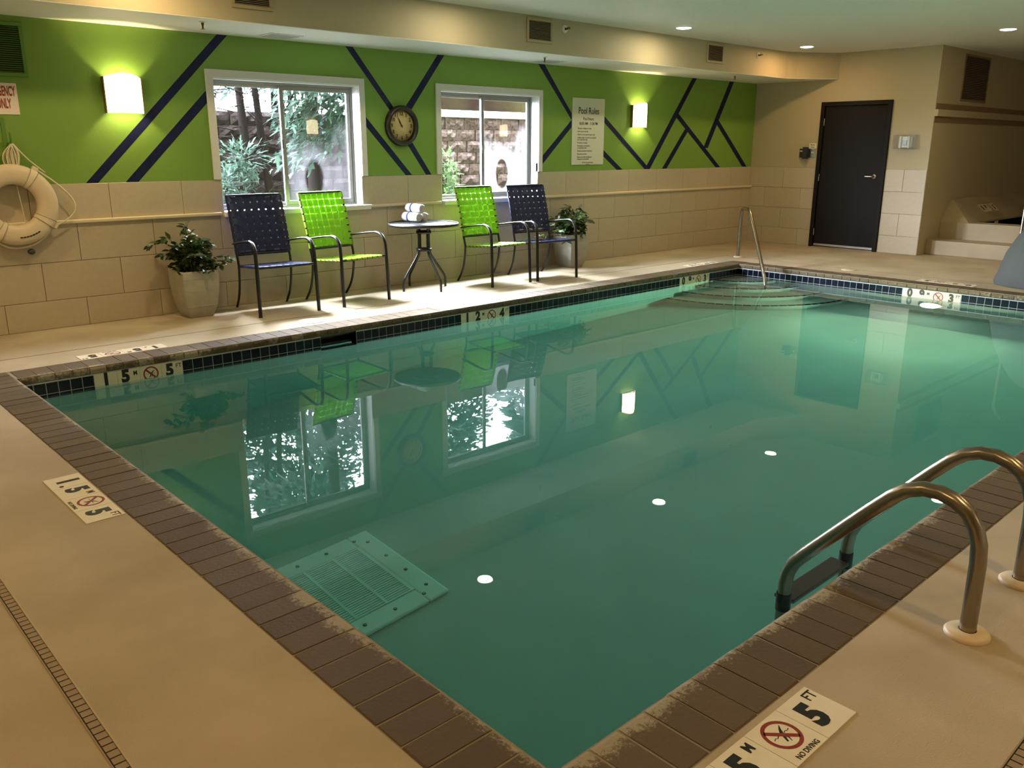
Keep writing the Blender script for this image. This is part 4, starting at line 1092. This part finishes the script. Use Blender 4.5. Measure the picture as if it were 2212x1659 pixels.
# ================================================================== door wall devices
dv = thing('alarm_cover', 'clear guard box over a white wall device beside the door', 'alarm device', (WR, 5.205, 1.527), -PI/2)
# local: x along -y(world)... faces -y local = -x world
MB().box(-.085, .085, -.055, -.001, -.080, .070).build('device', M['white'], dv, bevel=.01)
MB().box(-.03, .03, -.062, -.052, -.045, .02).build('keypad', M['alu'], dv, bevel=.004)
for x in (-.055, .06): MB().box(x-.012, x+.012, -.075, -.055, -.085, .075).build('bracket', M['white'], dv, bevel=.003)
g = MB(); w, h, dp = .150, .09, .095
g.box(-w, w, -dp, -dp+.003, -h, h).box(-w, w, -dp, -.001, h-.003, h).box(-w, w, -dp, -.001, -h, -h+.003).box(-w, -w+.003, -dp, -.001, -h, h).box(w-.003, w, -dp, -.001, -h, h)
g.build('guard', M['clear'], dv)
sw = thing('timer_switch', 'dark timer switch with metal plate on the hinge side of the door', 'switch', (WR, 6.65, 1.37), -PI/2)
# local x = -world y
MB().box(-.115, .035, -.05, -.001, -.068, .062).build('timer_body', M['black'], sw, bevel=.006)
MB().box(-.050, .030, -.085, -.045, -.085, .085).build('timer_hood', M['black'], sw, bevel=.008)
MB().box(.030, .125, -.006, -.001, -.065, .062).build('plate', M['nickel'], sw, bevel=.002)
MB().tube([(.078, -.005, 0), (.070, -.03, .012)], .008, 8).build('toggle', M['white'], sw)
MB().box(-.105, -.055, -.053, -.049, .02, .035).build('dial_mark', M['marker'], sw)
lb = thing('blower_label', 'small cream Blower Timer label above the switch plate', 'label', (WR, 6.583, 1.472), -PI/2)
MB().box(-.056, .056, -.003, -.001, -.038, .038).build('card', M['marker'], lb)
put('lettering', tm('Blower', .030, 'brownink', .0006, .85), lb, (0, -.0036, .016), (PI/2, 0, 0)); put('lettering', tm('Timer', .030, 'brownink', .0006, .85), lb, (0, -.0036, -.018), (PI/2, 0, 0))

# ================================================================== ceiling lamps
def downlight(x, y, col, k, label):
    t = thing('downlight', label, 'light', (x, y, CZ), group='recessed ceiling lamps')
    MB().lathe([(.082, -.001), (.100, -.001), (.100, -.003), (.092, -.005), (.082, -.004)], 32).build('trim_ring', M['white'], t)
    key = 'lens_%0.2f' % col[2]
    if key not in M: M[key] = emat('lamp_lens', tuple(.5+.5*c for c in col), 16)
    MB().lathe([(.084, -.002), (.083, -.006), (.06, -.012), (0, -.014)], 32).build('lens', M[key], t)
    light('downlight_lamp', 'AREA', (0, 0, -.016), LAMP_E*k, col, (0, 0, 0), t, shape='DISK', size=.15)
LBL = ['recessed lamp over the pool edge opposite the side table', 'recessed lamp over the pool edge before the Pool Rules sign', 'recessed lamp by the beam near the dark door', 'recessed lamp near the spa grille']
for i, (x, y, c_, k) in enumerate(DOWNLIGHTS):
    downlight(x, y, c_, k, LBL[i] if i < 4 else 'recessed ceiling lamp over the deck out of view')

# ================================================================== deck things
def lid(loc, r, label, m):
    t = thing('deck_lid', label, 'lid', loc)
    MB().lathe([(r, 0), (r, .003), (r-.004, .005), (0, .005)], 40).build('plate', m, t)
    for s in (-1, 1): MB().box(-.007, .007, -.004, .004, .0048, .0062).build('screw_slot', M['ink'], t, (s*r*.72, 0, 0))
lid((3.605, 6.440, .0005), .108, 'white round skimmer lid in deck before the chairs', M['white'])
lid((10.12, 4.83, .0005), .09, 'cream round lid in deck before the door', M['flange'])
def trench(loc, rz, label, y0, y1, c0, n):
    dr = thing('trench_drain', label, 'drain', loc, rz)
    MB().box(-.0185, .0135, y0, y1, -.03, .0004).build('channel', M['dark'], dr)
    MB().box(-.0225, -.0185, y0, y1, -.03, .002).build('side_rail', M['drainbeige'], dr); MB().box(.0125, .0175, y0, y1, -.03, .003).build('side_rail', M['drainlip'], dr)
    g = MB()
    for i in range(n):
        y = c0+.030*i; g.box(-.0155, .0115, y-.0125, y+.0125, -.006, .002)
    g.build('grate', M['drainbeige'], dr, kind='stuff')
trench((.484, 2.6, 0), 0, 'narrow slotted trench drain crossing the deck beside the deep end', -2.16, 4.0, -2.1, 200)
trench((4.0, .440, 0), -PI/2, 'narrow slotted trench drain in the deck corner past the near marker tiles', -2.5, 3.51, -2.4, 170)

# pool lift under its grey cover
lf = thing('covered_pool_lift', 'pool lift hidden under a draped grey cover at the pool edge', 'pool lift', (10.44, 2.62, 0))
rings = []; 
for z, sx, sy, ox, oy in ((.004, .40, .60, 0, 0), (.05, .405, .605, 0, 0), (.14, .385, .58, .0, 0), (.30, .35, .54, .01, 0), (.48, .30, .47, .02, -.02), (.62, .25, .40, .03, -.05), (.70, .20, .34, .04, -.08), (.74, .12, .25, .04, -.10), (.755, .02, .05, .04, -.12)):
    ring = []
    for i in range(48):
        a = 2*PI*i/48; wr_ = 1+.035*math.sin(a*7+z*3)*(1-z)+.02*math.sin(a*13+1.3)*(1-z)
        c_, s_ = math.cos(a), math.sin(a); k_ = (abs(c_)**3.0+abs(s_)**3.0)**(-1/3.0)
        ring.append((ox+sx*k_*c_*wr_, oy+sy*k_*s_*wr_, z))
    rings.append([(a_, b_, c_*1.18 if c_ > .2 else c_) for a_, b_, c_ in ring])
MB().add([p for r in rings for p in r], [(i*48+j, i*48+(j+1) % 48, (i+1)*48+(j+1) % 48, (i+1)*48+j) for i in range(len(rings)-1) for j in range(48)], True).build('cover', M['cover'], lf)
MB().tube([(-.10, .44, .30), (-.10, .44, 1.12), (-.0, .37, 1.3)], .016, 12).build('mast', M['steel'], lf)
MB().box(-.3, .3, -.45, .45, .002, .06).build('base', M['black'], lf)

# raised spa in the niche
spa = thing('spa_platform', 'tan raised spa platform with two steps beside the door wall corner', 'spa', (12.5, 3.6, 0), kind='structure')
ox, oy = 12.5, 3.6
def sbox(nm, m, x0, x1, y0, y1, z0, z1, par=spa, bev=.012): return MB().box(x0-ox, x1-ox, y0-oy, y1-oy, z0, z1).build(nm, m, par, bevel=bev)
sbox('step', M['deck'], 12.46, 12.90, 1.6, NY-.002, 0, .200)
hx0, hx1, hy0, hy1, hz = 13.20, 15.6, 2.3, 4.49, .430
sbox('platform', M['deck'], 12.88, hx0, 1.6, NY-.002, .0, hz); sbox('platform', M['deck'], hx1, 16.6, 1.6, NY-.002, 0, hz)
sbox('platform', M['deck'], hx0, hx1, hy1, NY-.002, 0, hz, bev=0); sbox('platform', M['deck'], hx0, hx1, 1.6, hy0, 0, hz, bev=0)
bk = MB(); P = [(12.90, 4.50, hz-.001), (16.6, 4.50, hz-.001), (16.6, NY-.003, hz-.001), (12.90, NY-.003, hz-.001), (13.18, NY-.003, .735), (16.6, NY-.003, .735), (16.6, NY-.03, .735), (13.18, NY-.03, .735)]
bk.add([(x-ox, y-oy, z) for x, y, z in P], [(3, 2, 1, 0), (0, 1, 6, 7), (7, 6, 5, 4), (0, 7, 4, 3), (1, 2, 5, 6), (2, 3, 4, 5)])
bk.build('sloped_back', M['deck'], spa)
tub = MB()
tub.box(hx0, hx1, hy1-.012, hy1-.001, .05, hz-.02).box(hx0+.001, hx0+.012, hy0, hy1, .05, hz-.02).box(hx1-.012, hx1-.001, hy0, hy1, .05, hz-.02).box(hx0, hx1, hy0, hy1, 0.02, .06)
o = tub.build('tub_tile', M['pooltile'], spa, (-ox, -oy, 0))
sm = marker((14.11, 4.672, .5825), (math.atan(.871), 0, 0), ('0', '9', '3'), '3 FT depth marker tiles on the raised spa surround', 'deck depth markers')

sbox('tub_marker', M['marker'], 13.86, 14.0, hy1-.016, hy1-.010, .30, .405, bev=0)
# ================================================================== OUTSIDE
fc = MB().box(-10, 30, 7.81, 8.0, CZ+.1, 15).box(-10, -2.6, 7.81, 8.0, 0, CZ+.1).box(12.4, 30, 7.81, 8.0, 0, CZ+.1)  # unseen facade above the room, added to shade the block wall outside
structure('added_shade_wall', fc, mat('shade_wall_stucco', (.16, .14, .12, 1), .9, spec=0), 'tall unseen wall above the pool room, added to shade the outdoors', 'wall')
og = MB().box(-6, 30, 10.2, 12.3, .2, .62)
structure('ground_outside', og, M['grassy'], 'grass strip outside between the building and the block wall', 'ground')
structure('bounce_strip_outside', MB().box(-6, 30, 8.0, 10.2, .2, .615).box(-2.6, 12.4, 7.82, 8.0, .2, .615), mat('pale_bounce_gravel', (.34, .34, .33, 1), .95, bump=.6, bscale=60, spec=0), 'pale gravel strip outside, added to bounce sky light onto the ceiling', 'path')  # out-of-view pale ground, added to throw sky light up at beam and ceiling
rw = tag(bpy.data.objects.new('retaining_wall', None), 'split-face block retaining wall outside the windows', 'wall', None, 'structure'); COL.objects.link(rw)
rnd = random.Random(21)
def block_mesh(sd, m):
    r = random.Random(sd); w, h = .212, .0955; nx, nz = 5, 3; vs = []; idx = {}
    for i in range(nx+1):
        for j in range(nz+1):
            e = i in (0, nx) or j in (0, nz)
            idx[i, j] = len(vs); vs.append((-w+2*w*i/nx, -.05+(0 if e else r.uniform(-.045, -.005)), -h+2*h*j/nz))
    fs = [(idx[i, j], idx[i+1, j], idx[i+1, j+1], idx[i, j+1]) for i in range(nx) for j in range(nz)]
    o = len(vs); vs += [(-w, .14, -h), (w, .14, -h), (w, .14, h), (-w, .14, h)]
    a, b, c, d_ = idx[0, 0], idx[nx, 0], idx[nx, nz], idx[0, nz]
    fs += [(b, a, o, o+1), (c, b, o+1, o+2), (d_, c, o+2, o+3), (a, d_, o+3, o)]
    return MB().add(vs, fs).mesh('block', m)
bms = [block_mesh(k, M['retblock']) for k in range(6)]; bmd = [block_mesh(k, M['shadeblock']) for k in range(6)]
for row in range(7):
    z = 1.94-.195*(row+.5)
    x = 4.6+(row % 2)*.22+rnd.uniform(-.04, .04)
    while x < 13.4:
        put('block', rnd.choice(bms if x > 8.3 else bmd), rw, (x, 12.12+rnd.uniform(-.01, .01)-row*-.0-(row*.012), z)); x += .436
MB().box(-6, 4.4, 12.07, 12.3, .5, 1.94).box(13.6, 30, 12.07, 12.3, .5, 1.94).box(4.4, 13.6, 12.16, 12.3, .5, 1.94).build('block_core', M['retblock'], rw)
cap = MB()
for k in range(12): MB().box(8.3+.62*k, 8.3+.62*k+.612, 12.02, 12.42, 1.945, 2.065).build('cap_block', M['capblock'], rw, bevel=.01)['label'] = 'pale cap block'
bank = MB().add([(-6, 12.3, 1.90), (9.0, 12.3, 1.90), (9.1, 12.40, 1.95), (30, 12.40, 1.95), (30, 12.95, 3.3), (9.7, 12.95, 3.3), (32, 40, 3.4), (60, 40, 3.4), (-6, 40, 1.90), (30, 40, 1.90)],
    [(2, 3, 4, 5), (5, 4, 7, 6), (0, 1, 9, 8), (1, 2, 5, 6, 9)])
structure('ground_bank', bank, M['bank'], 'bark covered bank rising behind the block wall', 'ground')

def foliage(n, shape, seed, leaf=(.05, .13), flat=.5):
    """cloud of small feathery sprays; shape(rnd) -> point, outward direction"""
    r = random.Random(seed); mb = MB()
    for _ in range(n):
        p, d = shape(r); p = Vector(p); d = (Vector(d)+Vector((r.uniform(-.6, .6), r.uniform(-.6, .6), r.uniform(-.5, .3)))).normalized()
        s = d.cross(Vector((r.uniform(-.4, .4), r.uniform(-.4, .4), 1))).normalized(); L = r.uniform(*leaf); w = L*.26
        q = p+d*L*.45; e = p+d*L; u = d.cross(s)*L*.06
        mb.add([p, q-s*w*1.2-d*L*.1, q-s*w*.35, e-s*w*.5, e+d*L*.2+u, q+s*w*.35+d*L*.1, q+s*w*1.1+d*L*.15], [(0, 2, 1), (0, 5, 2), (2, 5, 4, 3), (0, 6, 5)])
    return mb
def conifer(loc, h, rad, label, seed, n, m, trunk=.07, bare=.12, leaf=(.08, .2)):
    t = thing('evergreen_tree', label, 'tree', loc, group=None)
    MB().tube([(0, 0, 0), (.03, 0, h*.4), (0, .02, h*.97)], [trunk, trunk*.7, .012], 8).build('trunk', M['bark'], t)
    def sh(r):
        k = r.random()**.75; z = h*(bare+(1-bare)*k); a = r.uniform(0, 2*PI)
        rr = rad*(1-k)**.8*(.5+.5*abs(math.sin(z*9+a*3)))*(.45+.55*r.random()**.4)+.03
        return (rr*math.cos(a), rr*math.sin(a), z-.1*rr), (math.cos(a), math.sin(a), -.15)
    foliage(n, sh, seed, leaf).build('foliage', m, t, kind='stuff')
    return t
def shrub(loc, rx, ry, rz, label, seed, n, m, leaf=(.05, .12)):
    t = thing('shrub', label, 'shrub', loc)
    for k in range(3): MB().tube([(0, 0, 0), (.05*math.cos(k*2.1), .05*math.sin(k*2.1), rz*.6), (.14*math.cos(k*2.1), .14*math.sin(k*2.1), rz*1.3)], [.014, .01, .004], 6).build('stem', M['bark'], t)
    lumps = [(random.Random(seed+i).uniform(-.7, .7)*rx, random.Random(seed+i+50).uniform(-.7, .7)*ry, random.Random(seed+i+90).uniform(.1, 1.6)*rz, random.Random(seed+i+130).uniform(.3, .55)) for i in range(11)]
    def sh(r):
        lx, ly, lz, lr_ = r.choice(lumps); a, b = r.uniform(0, 2*PI), math.acos(r.uniform(-1, 1)); k = r.uniform(.6, 1)
        d_ = (math.sin(b)*math.cos(a), math.sin(b)*math.sin(a), math.cos(b))
        return (lx+rx*lr_*d_[0]*k, ly+ry*lr_*d_[1]*k, max(.02, lz+rz*lr_*d_[2]*k)), d_
    foliage(n, sh, seed, leaf).build('foliage', m, t, kind='stuff')
    return t
shrub((4.25, 9.0, .62), .42, .35, .46, 'blue-green conifer shrub low in the first window', 31, 900, M['conifer'])
shrub((7.55, 9.6, .62), .25, .3, .48, 'bright green shrub against the block wall', 41, 700, M['bush'])
# dark bare tree before the wall
bt = thing('bare_tree', 'dark bare-branched tree outside the first window', 'tree', (5.75, 11.72, .62))
rnd = random.Random(12)
for k, (x, lean) in enumerate(((0, -.06), (.30, -.10), (.02+.5, .03), (.72, -.02))):
    MB().tube([(x, 0, 0), (x+lean*1.2, 0, 1.2), (x+lean*3, .05, 4.2)], [.075-.012*k, .06-.008*k, .02], 8).build('trunk', M['bark'], bt)
tw = MB()
for k in range(130):
    x, z = rnd.uniform(-.9, .95), rnd.uniform(.2, 2.4); a = rnd.uniform(-.3, PI+.3); L = rnd.uniform(.25, .9)
    d0 = Vector((math.cos(a), rnd.uniform(-.2, .2), math.sin(a)*.8)); p = Vector((x, rnd.uniform(-.25, .15), z))
    q = p+d0*L*.5+Vector((rnd.uniform(-.1, .1), 0, rnd.uniform(-.1, .1))); e = q+d0*L*.5+Vector((0, 0, rnd.uniform(-.3, .15)))
    tw.tube([p, q, e], [.009, .006, .002], 4)
tw.build('twigs', M['bark'], bt, kind='stuff')
def dsh(r):
    return (r.uniform(-1.0, 1.1), r.uniform(-.3, .3), r.uniform(.1, 1.55)), (r.uniform(-1, 1), -.4, r.uniform(-1, .3))
tall = conifer((5.75, 9.95, .62), 7.0, 1.45, 'tall evergreen over the first window with a high crown', 81, 12000, M['conifer'], .10, .36, (.10, .24))
def droop(r):
    a = r.random(); k = r.random()
    return (.45-1.2*a+.1*math.sin(k*40), -.45-.2*a+r.uniform(-.25, .25), 1.55-.55*a*k-.45*k+r.uniform(-.08, .12)), (-.8, r.uniform(-.6, .1), -.45)
foliage(950, droop, 77, (.08, .19)).build('low_branch', M['conifer'], tall, kind='stuff')
MB().tube([(0, 0, 2.0), (-.3, -.5, 1.75), (-.7, -.6, 1.2)], [.03, .02, .006], 6).build('branch', M['bark'], tall)
conifer((7.5, 14.2, 1.9), 4.6, 1.9, 'evergreen standing behind the tall tree', 51, 15000, M['conifer_skylit'], leaf=(.10, .22))
conifer((11.0, 14.4, 3.25), 3.0, 1.7, 'evergreen on the bank above the block wall', 57, 15000, M['conifer_skylit'], bare=.02, leaf=(.10, .22))
conifer((14.2, 14.4, 3.25), 3.2, 1.4, 'evergreen on the bank at the end of the block wall', 63, 11000, M['conifer_skylit'], bare=.02, leaf=(.10, .22))
conifer((3.3, 15.2, 1.9), 3.4, 1.1, 'evergreen on the bank behind the bare tree', 69, 1800, M['conifer_dark'])
